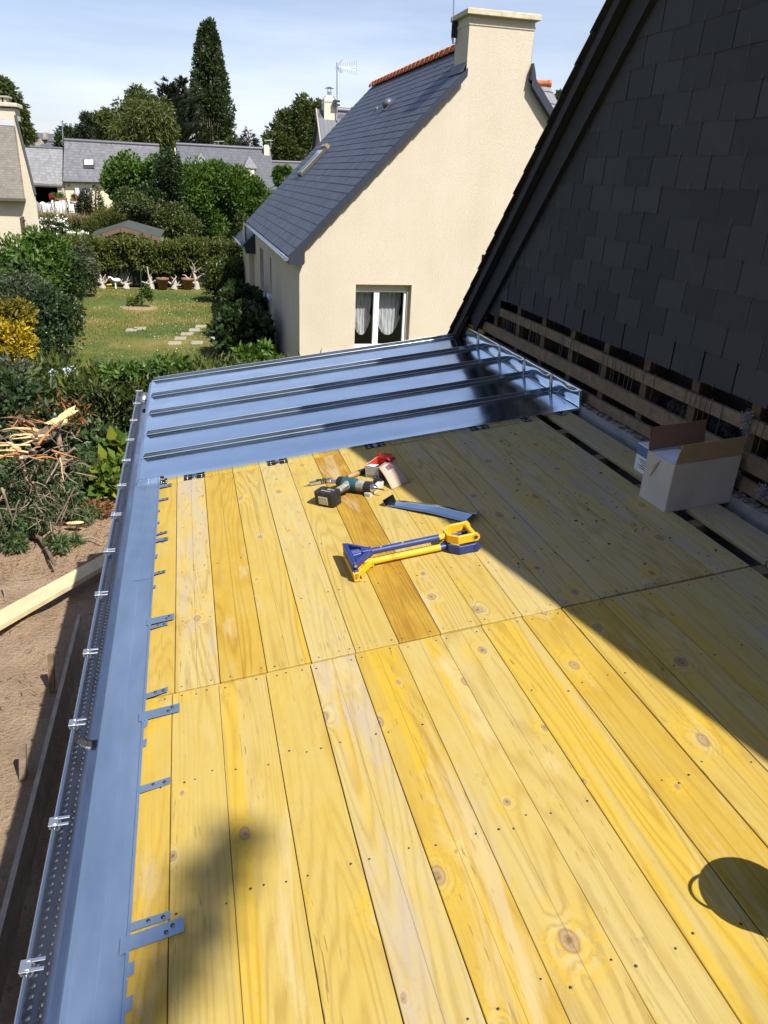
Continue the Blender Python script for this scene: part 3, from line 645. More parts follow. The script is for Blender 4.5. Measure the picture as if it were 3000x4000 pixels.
# scraper
a, b = dkw(1285, 1880, .004), dkw(1500, 1884, .01); d = b-a; Ls = float(np.linalg.norm(d[:2])); ang = math.atan2(d[1], d[0])
t = thing('steel_scraper', 'flat steel blade with black handle lying behind the drill', 'hand tool', mat=DM @ Matrix.Translation((a[0], a[1], .004)) @ Matrix.Rotation(ang, 4, 'Z'))
m = MB(); m.box((0, -.018, 0), (Ls*.85, .018, .0014)); m.build('blade', M['galva'], t, world=False)
m = MB(); m.box((Ls*.82, -.014, -.002), (Ls, .016, .022)); m.build('handle', M['blackp'], t, world=False, bevel=.004)
# folding rule
a, b = dkw(1438, 1930, .012), dkw(1484, 1890, .012); d = b-a; Lr = float(np.linalg.norm(d[:2]))+.02; ang = math.atan2(d[1], d[0])
t = thing('folding_rule', 'folded white wooden rule beside the drill chuck', 'rule', mat=DM @ Matrix.Translation((a[0], a[1], 0)) @ Matrix.Rotation(ang, 4, 'Z'))
for k in range(6): m = MB(); m.box((-.01, -.015+k*.0052, .001), (Lr, -.0105+k*.0052, .020)); m.build('rule_leaf', plain('rule_white', (.50,.48,.42), .6), t, world=False, bevel=.0006)
m = MB(); m.tube([(.0, -.0155, .011), (.0, .0162, .011)], .003, 10); m.build('rivet', M['brk'], t, world=False)
# hammer lying behind the small box
a, b = dkw(1357, 1866, .014), dkw(1425, 1838, .016); d = unit(b-a); ang = math.atan2(d[1], d[0])
t = thing('hammer', 'hammer with a worn wooden handle half hidden behind the small open box', 'hammer', mat=DM @ Matrix.Translation((a[0], a[1], .016)) @ Matrix.Rotation(ang, 4, 'Z'))
m = MB(); m.tube([(0, 0, 0), (.01, 0, 0), (.05, 0, 0), (.07, 0, 0)], [.011, .0145, .0145, .013], 14); m.build('handle', M['handlew'], t, world=False)
m = MB(); m.tube([(.068, 0, 0), (.10, 0, 0), (.20, 0, 0)], [.0145, .0135, .011], 14); m.build('grip', M['blackp'], t, world=False)
m = MB(); m.box((.195, -.045, -.012), (.222, .045, .013)); m.build('head', M['ink'], t, world=False, bevel=.002)
# small screw carton
t = thing('screw_carton', 'small white open carton with red inside and a brown flap hanging to the boards', 'box', mat=onDeck(.874, 3.428, math.radians(-44)))
w_, d_, h_ = .080, .125, .066; m = MB()
m.box((-w_, 0, .001), (0, .0015, h_)); m.box((-w_, 0, .001), (-w_+.0015, d_, h_)); m.box((-w_, d_-.0015, .001), (0, d_, h_)); m.box((-.0015, .0015, .001), (0, d_-.0015, h_)); m.box((-w_, 0, .001), (0, d_, .0025))
m.build('carton_body', plain('white_printed_carton', (.60,.57,.52), .6), t, world=False)
m = MB(); m.box((-w_+.0016, .0016, .0026), (-.0016, .0022, h_-.001)); m.box((-w_+.0016, .0016, .0026), (-w_+.0022, d_-.0016, h_-.001)); m.box((-w_+.0016, d_-.0022, .0026), (-.0016, d_-.0016, h_-.001)); m.box((-.0022, .0016, .0026), (-.0016, d_-.0016, h_-.001)); m.build('lining', M['red'], t, world=False)
m = MB(); m.quad((-w_+.0016, 0.01, h_-.006), (-.03, 0.01, h_-.004), (-.03, .055, h_-.012), (-w_+.0016, .055, h_-.014)); m.build('inner_flap', M['white'], t, world=False, solid=.0008)
iv = (DM.inverted() @ onDeck(.874, 3.428, math.radians(-44))).inverted()
def loc(px, py, w): q = dkw(px, py, w); return np.array(iv @ Vector((q[0], q[1], w)))
f0, f1, f2, f3 = np.array([0, 0, h_]), np.array([0, d_*.98, h_]), loc(1604, 1881, .004), loc(1531, 1912, .004)
P = [[tuple((f0*(1-j/8)+f1*j/8)*(1-i/8)+(f3*(1-j/8)+f2*j/8)*(i/8)+np.array([0, 0, .010*math.sin(math.pi*i/8)])) for j in range(9)] for i in range(9)]
m = MB(); m.grid(P); fp = m.build('flap', plain('brown_grey_carton_board', (.42,.32,.23), .75, 0, .06), t, world=False, solid=.0012)
def pt(i, j, dz_=0.): q = (f0*(1-j)+f1*j)*(1-i)+(f3*(1-j)+f2*j)*i; return tuple(q+np.array([0, 0, .010*math.sin(math.pi*i)+dz_]))
m = MB(); m.grid([[pt(.10+.36*i/6, .22+.56*j/6, .0012) for j in range(7)] for i in range(7)]); m.build('label_frame', plain('label_frame_print', (.50,.41,.33), .7), fp, world=False)
m = MB(); m.grid([[pt(.17+.22*i/6, .32+.36*j/6, .0018) for j in range(7)] for i in range(7)]); m.build('label_mark', M['inkr'], fp, world=False)
m = MB(); P = [[(-.03-.035*math.cos(.2*i), d_*.2+d_*.95*j/6, h_+.001+.022*math.sin(.32*i)) for j in range(7)] for i in range(7)]
m.grid([[(-.004+.03*i/6, d_*(.55+.5*j/6), h_+.004+.018*math.sin(i*.5)-.002*j) for j in range(7)] for i in range(7)]); m.build('curled_flap', M['red'], t, world=False, solid=.0008)
m = MB(); m.grid([[(-w_+w_*j/6, d_-.001+.018*(i/5)**1.5, h_-.002+.020*i/5) for j in range(7)] for i in range(6)]); m.build('curled_flap', M['red'], t, world=False, solid=.0008)
fc = bpy.data.curves.new('lettering', 'FONT'); fc.body = 'fischer'; fc.size = .0165; fc.extrude = .0003; fc.materials.append(M['ink'])
f0_ = bpy.data.objects.new('lettering_source', fc); COL.objects.link(f0_); me_ = bpy.data.meshes.new_from_object(f0_.evaluated_get(bpy.context.evaluated_depsgraph_get())); bpy.data.objects.remove(f0_)
me_.name = 'lettering'; fo = bpy.data.objects.new('lettering', me_); COL.objects.link(fo); fo.parent = t; fo.matrix_local = Matrix.Translation((-.070, -.0008, .009)) @ Matrix.Rotation(math.pi/2, 4, 'X')
m = MB(); m.box((-.020, -.0010, .0095), (-.006, -.0002, .020)); m.build('logo_block', M['inkb'], t, world=False)
# bent zinc strip
c = [dkw(1508, 1977, .004), dkw(1543, 1954, .004), dkw(1868, 2006, .004), dkw(1826, 2042, .004)]
t = thing('zinc_offcut', 'bent zinc strip with both ends folded up on the yellow boards', 'metal strip', mat=DM)
a0, a1, b1, b0 = [np.array([q[0], q[1], .004]) for q in c]; P = []
for i in range(21):
    s = i/20; P.append([tuple((a0*(1-j/4)+a1*j/4)*(1-s)+(b0*(1-j/4)+b1*j/4)*s+np.array([0, 0, .010*math.sin(math.pi*s)+.001*math.sin(s*14)])) for j in range(5)])
m = MB(); m.grid(P); m.build('strip', M['zinc'], t, world=False, solid=.001)
ux = unit(b0-a0)
for nm, p, q, sg, hh in (('left', a0, a1, -1, .028), ('right', b0, b1, 1, .020)):
    e = (q-p)*.06; m = MB(); m.quad(tuple(p-e), tuple(q+e), tuple(q+e+np.array([0, 0, hh])+ux*sg*.012), tuple(p-e+np.array([0, 0, hh])+ux*sg*.014)); m.build('folded_end', M['zincwave'], t, world=False, solid=.001)
# big carton
t = thing('cardboard_box', 'large open cardboard box standing over the gap by the stripped slate wall', 'box', (2.04, 2.65, -1.22))
def fit(px, py, Y): return at(px, py, Y)
F = fit(2597, 2001, 2.556); Lb = fit(2498, 1935, 2.744); Rb = np.array([2.196, 2.545, -1.20]); top = fit(2610, 1818.5, 2.556)
hv = np.array([.004, 0, float(top[2]-F[2])]); eL = Lb-F; eR = np.array([.296, -.012, .034]); Bk = F+eL+eR
m = MB(); th = .003
def wallp(p, q, mat_i=0):
    m.prism([tuple(p), tuple(q), tuple(q+hv), tuple(p+hv)], tuple(unit(np.cross(q-p, hv))*-th), mat_i)
wallp(F, F+eL); wallp(F+eR, F); wallp(F+eL, Bk); wallp(Bk, F+eR); m.prism([tuple(F), tuple(F+eR), tuple(Bk), tuple(F+eL)], (0, 0, .003))
m.build('carton_body', M['cardw'], t)
m = MB(); h2 = np.array([.0, -.012, .088]); m.prism([tuple(F+hv), tuple(F+hv+eR), tuple(F+hv+eR*.995+h2), tuple(F+hv+eR*.02+h2)], (0, .003, 0)); m.build('flap', M['card'], t)
m = MB(); h2 = np.array([.0, .015, .098]); m.prism([tuple(F+eL+hv), tuple(Bk+hv-eR*.12), tuple(Bk+hv-eR*.12+h2), tuple(F+eL+hv-eR*.01+h2)], (0, .003, 0)); m.build('flap', plain('brown_carton_inside', (.22,.12,.08), .85), t)
m = MB(); m.prism([tuple(F+hv*.985+eL*.04+eR*.01), tuple(F+hv*.985+eR*.42+eL*.06), tuple(F+hv*.97+eR*.42+eL*.92), tuple(F+hv*.985+eL*.95+eR*.01)], (0, 0, -.06)); m.build('white_slabs', plain('white_foam', (.72,.72,.80), .7), t)
m = MB(); p = F+eL*.52+hv*.93-np.array([.001, 0, 0]); m.prism([tuple(p), tuple(p+eL*.14-hv*.12), tuple(p+eL*.24-hv*.40), tuple(p+eL*.10-hv*.20)], (-.006, -.004, 0)); m.build('torn_edge', M['card'], t)
t = thing('printed_carton', 'small white carton with a blue printed band behind the large cardboard box', 'box', (1.98, 3.0, -1.23))
p = fit(2474, 1838, 3.02); p2 = fit(2471, 1728, 3.02); hh = float(p2[2]-p[2]); m = MB(); m.box((p[0], 2.90, p[2]), (p[0]+.10, 3.02, p[2]+hh)); m.build('carton_body', M['white'], t)
m = MB(); m.box((p[0]-.0006, 2.899, p[2]+hh*.62), (p[0]+.1006, 3.0206, p[2]+hh*.96)); m.build('blue_band', M['inkb'], t)
m = MB()
for k in range(5): m.box((p[0]-.0008, 2.91+.004*k, p[2]+hh*(.50-.07*k)), (p[0]-.0001, 2.99-.012*(k % 3), p[2]+hh*(.525-.07*k)))
for k in range(5): m.box((p[0]+.01, 2.8992, p[2]+hh*(.50-.07*k)), (p[0]+.08-.01*(k % 3), 2.8999, p[2]+hh*(.525-.07*k)))
m.build('print', M['ink'], t)
# crumbs of slate
m = MB()
for i in range(120):
    x = 1.05+.86*rng.random()**.5; y = 2.1+1.7*rng.random(); r = .0018+.0035*rng.random()**3
    if rng.random() < .06: r *= 2.2
    a = rng.random()*6.28; p = [(x/CT+r*math.cos(a+q)*(1+.8*rng.random()), y+r*math.sin(a+q), .0006) for q in (0, 1.9, 3.6, 5)]
    m.prism(p, (0, 0, .0016))
o = m.build('slate_chips', M['nail'], deck, world=False); o.parent = None; o.matrix_world = DM
tag(o, 'small dark chips of broken slate scattered over the shaded boards', 'debris', kind='stuff')
# bucket added just outside the frame to cast the round shadow on the boards
t = thing('bucket', 'black builder bucket added out of view at the right edge to cast the round shadow', 'bucket', mat=onDeck(1.185, .775, 1.15))
m = MB(); m.lathe([(0, .004), (.068, .004), (.086, .205), (.089, .205), (.089, .212), (.084, .212), (.067, .008), (0, .008)], 36); m.build('pail', M['blackp'], t, world=False)
m = MB(); m.tube([((.087+.030*math.sin(math.pi*q))*math.cos(1.05+1.05*q), (.087+.030*math.sin(math.pi*q))*math.sin(1.05+1.05*q), .200) for q in np.linspace(0, 1, 20)], .0032, 8); m.build('bail', M['wire'], t, world=False)
# ------------------------------------------------------------------ ground
def gz(x, y):
    """height of the land"""
    t = min(max((y-37)/22, 0), 1); far = -4.15+.78*(t*t*(3-2*t))
    s = min(max((y-9.6)/1.4, 0), 1); near = -3.7 + (-.45)*s
    return near if y < 30 else far
def ground_mat():
    a = NT('rough_ground'); n = a.noise(a.co(), .3, 5, .6)
    a.p(a.ramp(n, [(.3, (.06,.09,.02)), (.7, (.14,.13,.05))]), .9); return a.m
P = []
xs = np.concatenate([np.linspace(-900, -40, 8), np.linspace(-30, 40, 36), np.linspace(50, 900, 8)]); yy = np.concatenate([np.linspace(-60, 2, 10), np.linspace(3, 80, 90), np.linspace(90, 1500, 14)])
m = MB(); m.grid([[(x, y, gz(x, y)-.03-(.25 if -12 < x < 3 and 3 < y < 31 else 0)) for y in yy] for x in xs][::-1])
tag(m.build('ground', ground_mat()), kind='structure')
def soil_mat():
    a = NT('bare_trodden_earth'); co = a.co(); n = a.noise(co, 3.2, 8, .68); f = a.noise(co, 30, 6, .7); g = a.noise(co, .8, 3)
    c = a.ramp(a.math('ADD', a.math('MULTIPLY', n, .6), a.math('MULTIPLY', f, .4)), [(.30, (.19,.12,.07)), (.44, (.38,.26,.16)), (.68, (.50,.37,.245))])
    c = a.mix(a.rng(a.noise(co, 14, 5, .75), .62, .70, 0, .6), c, (.09,.055,.03)); a.p(c, .95); a.bump(a.math('ADD', n, a.math('MULTIPLY', f, .8)), 1., .09); return a.m
m = MB(); NX, NYs = 110, 130; P = []
for i in range(NX+1):
    x = -5.5+5.6*i/NX; row = []
    for j in range(NYs+1):
        y = 1.5+9.3*j/NYs; h = .035*math.sin(x*2.3+1.7*math.sin(y*1.1))+.025*math.sin(y*3.7+x*1.9)+.012*math.sin(x*11+y*7)+.012*math.sin(y*13-x*5)
        row.append((x, y, -3.7+h))
    P.append(row)
m.grid(P[::-1]); tag(m.build('soil', soil_mat()), kind='structure')
def lawn_mat():
    a = NT('summer_lawn'); co = a.co(); n = a.noise(co, .35, 5, .6, .4); f = a.noise(co, 9, 6, .7); q = a.noise(a.map(sc=(1, .35, 1)), 3, 4)
    d = a.math('ADD', a.math('MULTIPLY', n, .65), a.math('ADD', a.math('MULTIPLY', f, .22), a.math('MULTIPLY', q, .2)))
    c = a.ramp(d, [(.34, (.036,.072,.007)), (.46, (.062,.100,.010)), (.56, (.14,.13,.02)), (.68, (.26,.18,.06))]); a.p(c, .9); a.bump(a.noise(co, 60, 4, .7), .8, .03); return a.m
m = MB(); m.grid([[(x, y, -4.15+.03*math.sin(x*.9+y*.4)) for y in np.linspace(11, 31, 40)] for x in np.linspace(-12, 6, 36)][::-1]); lawn = m.build('lawn', lawn_mat()); tag(lawn, kind='structure')
# ------------------------------------------------------------------ materials for buildings
def render_mat(name, c1, c2, sc=76, st=.40):
    a = NT(name); co = a.co(); n = a.noise(co, .9, 5, .6); g = a.noise(co, sc, 3, .55, 1.2); s = a.noise(a.map(sc=(2.5, 2.5, .25)), 1, 4)
    c = a.ramp(a.math('ADD', a.math('MULTIPLY', n, .6), a.math('MULTIPLY', s, .4)), [(.3, c1), (.7, c2)]); c = a.mix(a.rng(g, .38, .62, .10, 0), c, tuple(x*.6 for x in c1))
    a.p(c, .92, 0, .2); a.bump(a.rng(g, .35, .65), st, .02); return a.m
M['cream'] = render_mat('cream_roughcast', (.62,.535,.41), (.70,.62,.495))
M['cream2'] = render_mat('pale_cream_render', (.56,.50,.385), (.62,.56,.44), 14, .2)
M['slateN'] = slatemat('clean_blue_slate', (.034,.040,.058), (.056,.064,.088), .45)
M['tile'] = plain('orange_ridge_tile', (.50,.14,.035), .6, 0, .2, 8)
M['pvc'] = plain('white_pvc', (.80,.80,.80), .35, 0, .02)
M['lead'] = plain('lead_flashing', (.12,.12,.14), .5, .3)
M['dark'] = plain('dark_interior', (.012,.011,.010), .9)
def glass():
    a = NT('window_glass'); a.p((.02,.025,.03), .03, 0, .8); tr = a.n('BsdfTransparent'); tr.inputs[0].default_value = (.93,.95,.95,1)
    ms = a.n('MixShader'); fr = a.n('LayerWeight'); fr.inputs[0].default_value = .5; a.set(ms.inputs[0], a.math('ADD', a.math('MULTIPLY', a.math('POWER', fr.outputs['Facing'], 4.), .8), .05))
    a.t.links.new(tr.outputs[0], ms.inputs[1]); gl = a.n('BsdfGlossy'); gl.inputs['Roughness'].default_value = .02; a.t.links.new(gl.outputs[0], ms.inputs[2]); a.t.links.new(ms.outputs[0], a.o.inputs[0]); return a.m
M['glass'] = glass()
# ------------------------------------------------------------------ the neighbouring house
nh = thing('neighbour_house', 'cream roughcast gable house with blue slate roof, broad chimney and lace curtained window', 'house', (5.7, 20, -4.15))
RX, RZ, EX, EZ, SL = 5.75, 2.508, 1.868, -1.425, 1.0134
NY0, NY1 = 15., 25.3
def zl(x, d=0.): return EZ+SL*(x-EX)-d
SR = 1.10
def zrr(x, d=0.): return RZ-SR*(x-RX)-d
GB = -4.4; wx0, wx1, wz0, wz1 = 3.186, 4.319, -3.209, -1.927
m = MB(); Y = NY0; d = .10
m.add([(2.08,Y,GB),(wx0,Y,GB),(wx0,Y,zl(wx0,d)),(2.08,Y,zl(2.08,d))], [(0,1,2,3)])
m.add([(wx0,Y,GB),(wx1,Y,GB),(wx1,Y,wz0),(wx0,Y,wz0)], [(0,1,2,3)])
m.add([(wx0,Y,wz1),(wx1,Y,wz1),(wx1,Y,zl(wx1,d)),(wx0,Y,zl(wx0,d))], [(0,1,2,3)])
poly = [(wx1,Y,GB),(9.4,Y,GB),(9.4,Y,zrr(9.4,d)),(6.357,Y,zrr(6.357,d)),(6.365,Y,2.70),(5.118,Y,2.70),(5.124,Y,zl(5.124,d)),(wx1,Y,zl(wx1,d))]
m.add(poly, [list(range(8))])
rv = .20
m.quad((wx0,Y,wz0),(wx0,Y+rv,wz0),(wx0,Y+rv,wz1),(wx0,Y,wz1)); m.quad((wx1,Y,wz1),(wx1,Y+rv,wz1),(wx1,Y+rv,wz0),(wx1,Y,wz0)); m.quad((wx0,Y,wz1),(wx0,Y+rv,wz1),(wx1,Y+rv,wz1),(wx1,Y,wz1))
m.build('gable_wall', M['cream'], nh)
# side wall with two window openings
def onx(px, py, X): return onpl(px, py, (X, 0, 0), (1, 0, 0))
m = MB(); X = 2.08; w1 = [onx(1014, 963, X), onx(1031, 1166, X)]; w2 = [onx(1055, 1002, X), onx(1062, 1152, X)]
ya, yb = w2[1][1], w2[0][1]+.05; yc, yd = w1[1][1]-.1, w1[0][1]; za0, za1 = w2[1][2]-.02, w2[0][2]; zb0, zb1 = w1[1][2], w1[0][2]
if ya > yb: ya, yb = yb, ya
if yc > yd: yc, yd = yd, yc
def strip(y0, y1, z0=GB, z1=-1.32): m.quad((X,y1,z0),(X,y0,z0),(X,y0,z1),(X,y1,z1))
strip(NY0, ya); strip(yb, yc); strip(yd, NY1)
for (p, q, z0, z1) in ((ya, yb, za0, za1), (yc, yd, zb0, zb1)):
    strip(p, q, GB, z0); strip(p, q, z1, -1.32)
    for yy_ in (p, q): m.quad((X,yy_,z0),(X+.2,yy_,z0),(X+.2,yy_,z1),(X,yy_,z1))
    m.quad((X,p,z1),(X+.2,p,z1),(X+.2,q,z1),(X,q,z1))
m.quad((9.4,NY0,GB),(9.4,NY1,GB),(9.4,NY1,-1.4),(9.4,NY0,-1.4)); m.quad((2.08,NY1,GB),(9.4,NY1,GB),(9.4,NY1,-1.4),(2.08,NY1,-1.4)); m.add([(2.08,NY1,-1.4),(9.4,NY1,-1.4),(5.75,NY1,2.35)], [(0,1,2)])
m.build('side_wall', M['cream'], nh)
for (p, q, z0, z1) in ((ya, yb, za0, za1), (yc, yd, zb0, zb1)):
    m = MB(); m.box((X+.19, p, z0), (X+.25, q, z1)); o = m.build('window', plain('grey_blind', (.30,.28,.25), .6), nh)
    m = MB(); m.box((X-.10, p-.05, z0-.09), (X+.18, q+.05, z0)); m.build('sill', M['pvc'], o, bevel=.01)
# window with curtains
y = NY0+.12; m = MB(); fz0, fz1 = wz0, wz1-.13
m.box((wx0+.002, y, wz1-.13), (wx1-.002, NY0+.198, wz1-.002)); wn = m.build('window', M['cream2'], nh)
m = MB(); f = .045
m.box((wx0+.001, y, fz0), (wx0+.02, y+.06, fz1)); m.box((wx1-.12, y, fz0), (wx1-.06, y+.06, fz1)); m.box((wx0+.02, y, fz0), (wx1-.12, y+.06, fz0+.09)); m.box((wx0+.02, y, fz1-.03), (wx1-.12, y+.06, fz1))
xm = wx0+(1200-1017)/(1470-1017)*(wx1-wx0)-.01; m.box((xm-.055, y-.012, fz0+.09), (xm+.055, y+.06, fz1-.03)); m.build('frame', M['pvc'], wn, bevel=.004)
m = MB(); m.box((wx1-.06, y-.03, fz0), (wx1-.001, y+.06, fz1)); m.box((wx1-.055, y-.045, fz0+.10), (wx1-.03, y-.03, fz0+.20)); m.build('shutter_rail', M['cream2'], wn)
m = MB(); m.box((wx0-.04, NY0-.05, wz0-.07), (wx1+.04, NY0+.17, wz0-.001)); m.build('sill', M['pvc'], wn, bevel=.008)
panes = [(wx0+.02, xm-.055), (xm+.055, wx1-.12)]
for (p, q) in panes:
    m = MB(); m.quad((p,y+.03,fz0+.09),(q,y+.03,fz0+.09),(q,y+.03,fz1-.03),(p,y+.03,fz1-.03)); m.build('pane', M['glass'], wn)
def curt():
    a = NT('lace_curtain'); a.p((.80,.81,.84), .9); tl = a.n('BsdfTranslucent'); tl.inputs[0].default_value = (.8,.8,.82,1); tp = a.n('BsdfTransparent')
    m1 = a.n('MixShader'); m1.inputs[0].default_value = .35; a.t.links.new(a.b.outputs[0], m1.inputs[1]); a.t.links.new(tl.outputs[0], m1.inputs[2])
    m2 = a.n('MixShader'); wv = a.noise(a.map(sc=(60, 60, 6)), 1, 3); a.set(m2.inputs[0], a.rng(wv, .35, .65, .06, .34)); a.t.links.new(m1.outputs[0], m2.inputs[1]); a.t.links.new(tp.outputs[0], m2.inputs[2]); a.t.links.new(m2.outputs[0], a.o.inputs[0]); return a.m
M['curt'] = curt()
for n_, (p, q) in enumerate(panes):
    P = []; zt = fz1-.02; H = (fz1-fz0)
    for i in range(49):
        u = i/48; uu = abs(u-.5)*2; zb = fz0+H*(.215+.30*uu**2.6); row = []
        for j in range(33):
            v = j/32; x = p+(q-p)*u; g = .55*max(0, v-.45)**1.3*(1-.25*uu); x = x+(p+(q-p)*.5-x)*g*(1.0 if v < .83 else 1.0-.9*(v-.83)/.17)
            dep = .009*math.sin(u*38+2*v+n_)+.004*math.sin(u*71)+.03*math.sin(max(0, v-.5)*9+uu*5)*max(0, v-.5)
            row.append((x, y+.21+dep, zt+(zb-zt)*v))
        P.append(row)
    m = MB(); m.grid(P); m.build('curtain', M['curt'], wn)
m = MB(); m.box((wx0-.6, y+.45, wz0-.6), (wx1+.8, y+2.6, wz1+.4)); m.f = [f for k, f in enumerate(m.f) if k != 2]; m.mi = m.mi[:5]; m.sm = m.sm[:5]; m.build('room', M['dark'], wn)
# roof slopes of real slates
def slate_slope(name, x0, z0, dx, dzv, length, y0, y1, gauge, wid, mat, parent, hooks_=True, clipf=None):
    e = np.array([dx, 0, dzv]); n = np.array([-dzv, 0, dx]) if dx > 0 else np.array([dzv, 0, -dx]); V = []; Q = []; T = []; hk_ = MB(); o = np.array([x0, 0, z0])
    for k in range(int(length/gauge)+1):
        s0 = k*gauge; s1 = min(s0+gauge*1.9, length); off = (k % 2)*wid/2
        for i in range(int((y1-y0)/wid)+2):
            ya_, yb_ = y0+i*wid-off, y0+(i+1)*wid-off-.005
            ya_, yb_ = max(ya_, y0), min(yb_, y1)
            if clipf: ya_ = max(ya_, clipf(x0+dx*s1))
            if yb_-ya_ < .02: continue
            h0, h1 = .017+rng.normal()*.0015, .003; j = rng.normal()*.003; b = len(V); tt = rng.random()
            for (yy_, s, h) in ((ya_, s0+j, h0-.006), (yb_, s0+j, h0-.006), (yb_, s1, h1-.006), (ya_, s1, h1-.006), (ya_, s0+j, h0), (yb_, s0+j, h0), (yb_, s1, h1), (ya_, s1, h1)):
                V.append(o+e*s+n*h+np.array([0, yy_, 0])); T.append(tt)
            Q.extend([[b+q for q in f] for f in ((0,3,2,1),(4,5,6,7),(0,1,5,4),(1,2,6,5),(2,3,7,6),(3,0,4,7))])
            if hooks_:
                c = o+e*(s0-.008)+n*.017+np.array([0, (ya_+yb_)/2, 0]); hk_.hexa([c, c+[0,.003,0], c+e*.026+[0,.003,0], c+e*.026, c+n*.003, c+n*.003+[0,.003,0], c+e*.026+n*.003+[0,.003,0], c+e*.026+n*.003])
    fast_mesh(name, V, Q, mat, parent, T)
    if hooks_: hk_.build('slate_hooks', M['wire'], parent)
cl = 1/math.hypot(1, SL); ln = (RX-EX)/cl
slate_slope('roof_slates', EX, EZ, cl, SL*cl, ln, NY0-.12, NY1, .197, .22, M['slateN'], nh, True, lambda xx: NY0+.74 if xx > 5.08 else -99)
cr_ = 1/math.hypot(1, SR); m = MB(); m.prism([(RX, NY0+.76, RZ), (9.6, NY0+.76, zrr(9.6)), (9.6, NY0+.76, zrr(9.6)-.03), (RX, NY0+.76, RZ-.03)], (0, NY1-NY0-.76, 0)); m.prism([(6.40, NY0-.11, zrr(6.40)), (9.6, NY0-.11, zrr(9.6)), (9.6, NY0-.11, zrr(9.6)-.03), (6.40, NY0-.11, zrr(6.4)-.03)], (0, .865, 0)); m.build('rear_slope', M['slateN'], nh)
m = MB(); m.prism([(EX+.03, NY0-.08, EZ-.03), (RX, NY0-.08, RZ-.05), (RX, NY0-.08, RZ-.09), (EX+.03, NY0-.08, EZ-.09)], (0, NY1-NY0, 0)); m.v = [(a_, max(b_, NY0+.76) if a_ > 5.7 else b_, c_) for a_, b_, c_ in m.v]; m.build('roof_deck', M['dark'], nh)
m = MB(); N_ = 15; s_end = (5.09-EX)/cl
for k in range(N_):
    s0, s1 = s_end*k/N_, s_end*(k+1)/N_+.03; t0, t1 = .150, .138
    A_ = lambda s, dn: (EX+s*cl, NY0-.125-.003*(k % 2), EZ+s*SL*cl-dn+.004)
    m.prism([A_(s0+.02, 0), A_(s0+.02, t0), A_(s0+.05, t0+.014), A_(s1, t1), A_(s1, 0)], (0, .012, 0))
for k in range(16):
    x0 = 6.37+k*.2; x1 = x0+.21; m.prism([(x0, NY0-.125-.003*(k % 2), zrr(x0)+.03), (x1, NY0-.125-.003*(k % 2), zrr(x1)+.03), (x1, NY0-.125-.003*(k % 2), zrr(x1)-.16), (x0, NY0-.125-.003*(k % 2), zrr(x0)-.16)], (0, .012, 0))
    m.prism([(x0, NY0-.12, zrr(x0)+.02), (x1, NY0-.12, zrr(x1)+.02), (x1, NY0+.2, zrr(x1)+.03), (x0, NY0+.2, zrr(x0)+.03)], (.0, 0, .012))
m.prism([(6.34, NY0-.12, zrr(6.34)-.1), (6.46, NY0-.12, zrr(6.46)-.0), (6.42, NY0-.12, zrr(6.46)+.16), (6.37, NY0-.12, zrr(6.37)+.2)], (0, .3, 0))
m.prism([(6.40, NY0-.115, zrr(6.40)-.17), (9.5, NY0-.115, zrr(9.5)-.17), (9.5, NY0-.115, zrr(9.5)-.12), (6.40, NY0-.115, zrr(6.4)-.12)], (0, .115, 0))
m.build('verge_slates', M['slateN'], nh)
m = MB(); m.prism([(EX, NY0-.13, EZ-.005), (EX, NY0-.13, EZ-.145), (2.13, NY0-.13, EZ-.15), (2.165, NY0-.13, EZ-.11), (2.165, NY0-.13, EZ+.08), (2.12, NY0-.13, EZ+.1)], (0, .13, 0)); m.build('kneeler', M['slateN'], nh)
m = MB(); m.box((EX+.02, NY0, EZ-.16), (2.08, NY1, EZ-.13)); m.build('soffit', M['lead'], nh)
def gutter_run(parent, x, z, y0, y1, r=.055):
    m = MB(); ar = [(x+r*math.cos(q), z+r*math.sin(q)) for q in np.linspace(math.pi, 2*math.pi, 12)]
    m.grid([[(a_, yy_, b_) for a_, b_ in ar] for yy_ in np.linspace(y0, y1, 6)]); m.add([(a_, y0, b_) for a_, b_ in ar], [list(range(12))]); m.tube([(x-r, y0, z), (x-r, y1, z)], .009, 8)
    m.build('gutter', M['brk'], parent, solid=.003)
gutter_run(nh, EX-.05, EZ-.03, NY0-.12, NY1)
# chimney
m = MB(); m.quad((5.118,NY0,2.70),(5.118,NY0+.75,2.70),(5.124,NY0+.75,1.6),(5.124,NY0,1.6)); m.quad((6.365,NY0,2.70),(6.365,NY0+.75,2.70),(6.365,NY0+.75,1.6),(6.365,NY0,1.6)); m.quad((5.118,NY0+.75,2.70),(6.365,NY0+.75,2.70),(6.365,NY0+.75,1.6),(5.118,NY0+.75,1.6))
ch = m.build('chimney', M['cream'], nh)
m = MB(); m.box((5.035, NY0-.10, 2.69), (6.435, NY0+.86, 2.775)); m.prism([(5.06,NY0-.08,2.775),(6.41,NY0-.08,2.775),(6.41,NY0+.84,2.775),(5.06,NY0+.84,2.775)], (0,0,.012)); m.hexa([(5.25,NY0+.1,2.787),(6.3,NY0+.1,2.787),(6.3,NY0+.7,2.787),(5.25,NY0+.7,2.787),(5.5,NY0+.3,2.825),(6.1,NY0+.3,2.825),(6.1,NY0+.5,2.825),(5.5,NY0+.5,2.825)]); m.build('cap', plain('stained_concrete_cap', (.52,.46,.34), .9, 0, .25, 6, .5, 40), ch, bevel=.012)
m = MB(); m.box((5.108, NY0-.012, 2.545), (6.375, NY0+.76, 2.60)); m.build('band', M['cream2'], ch)
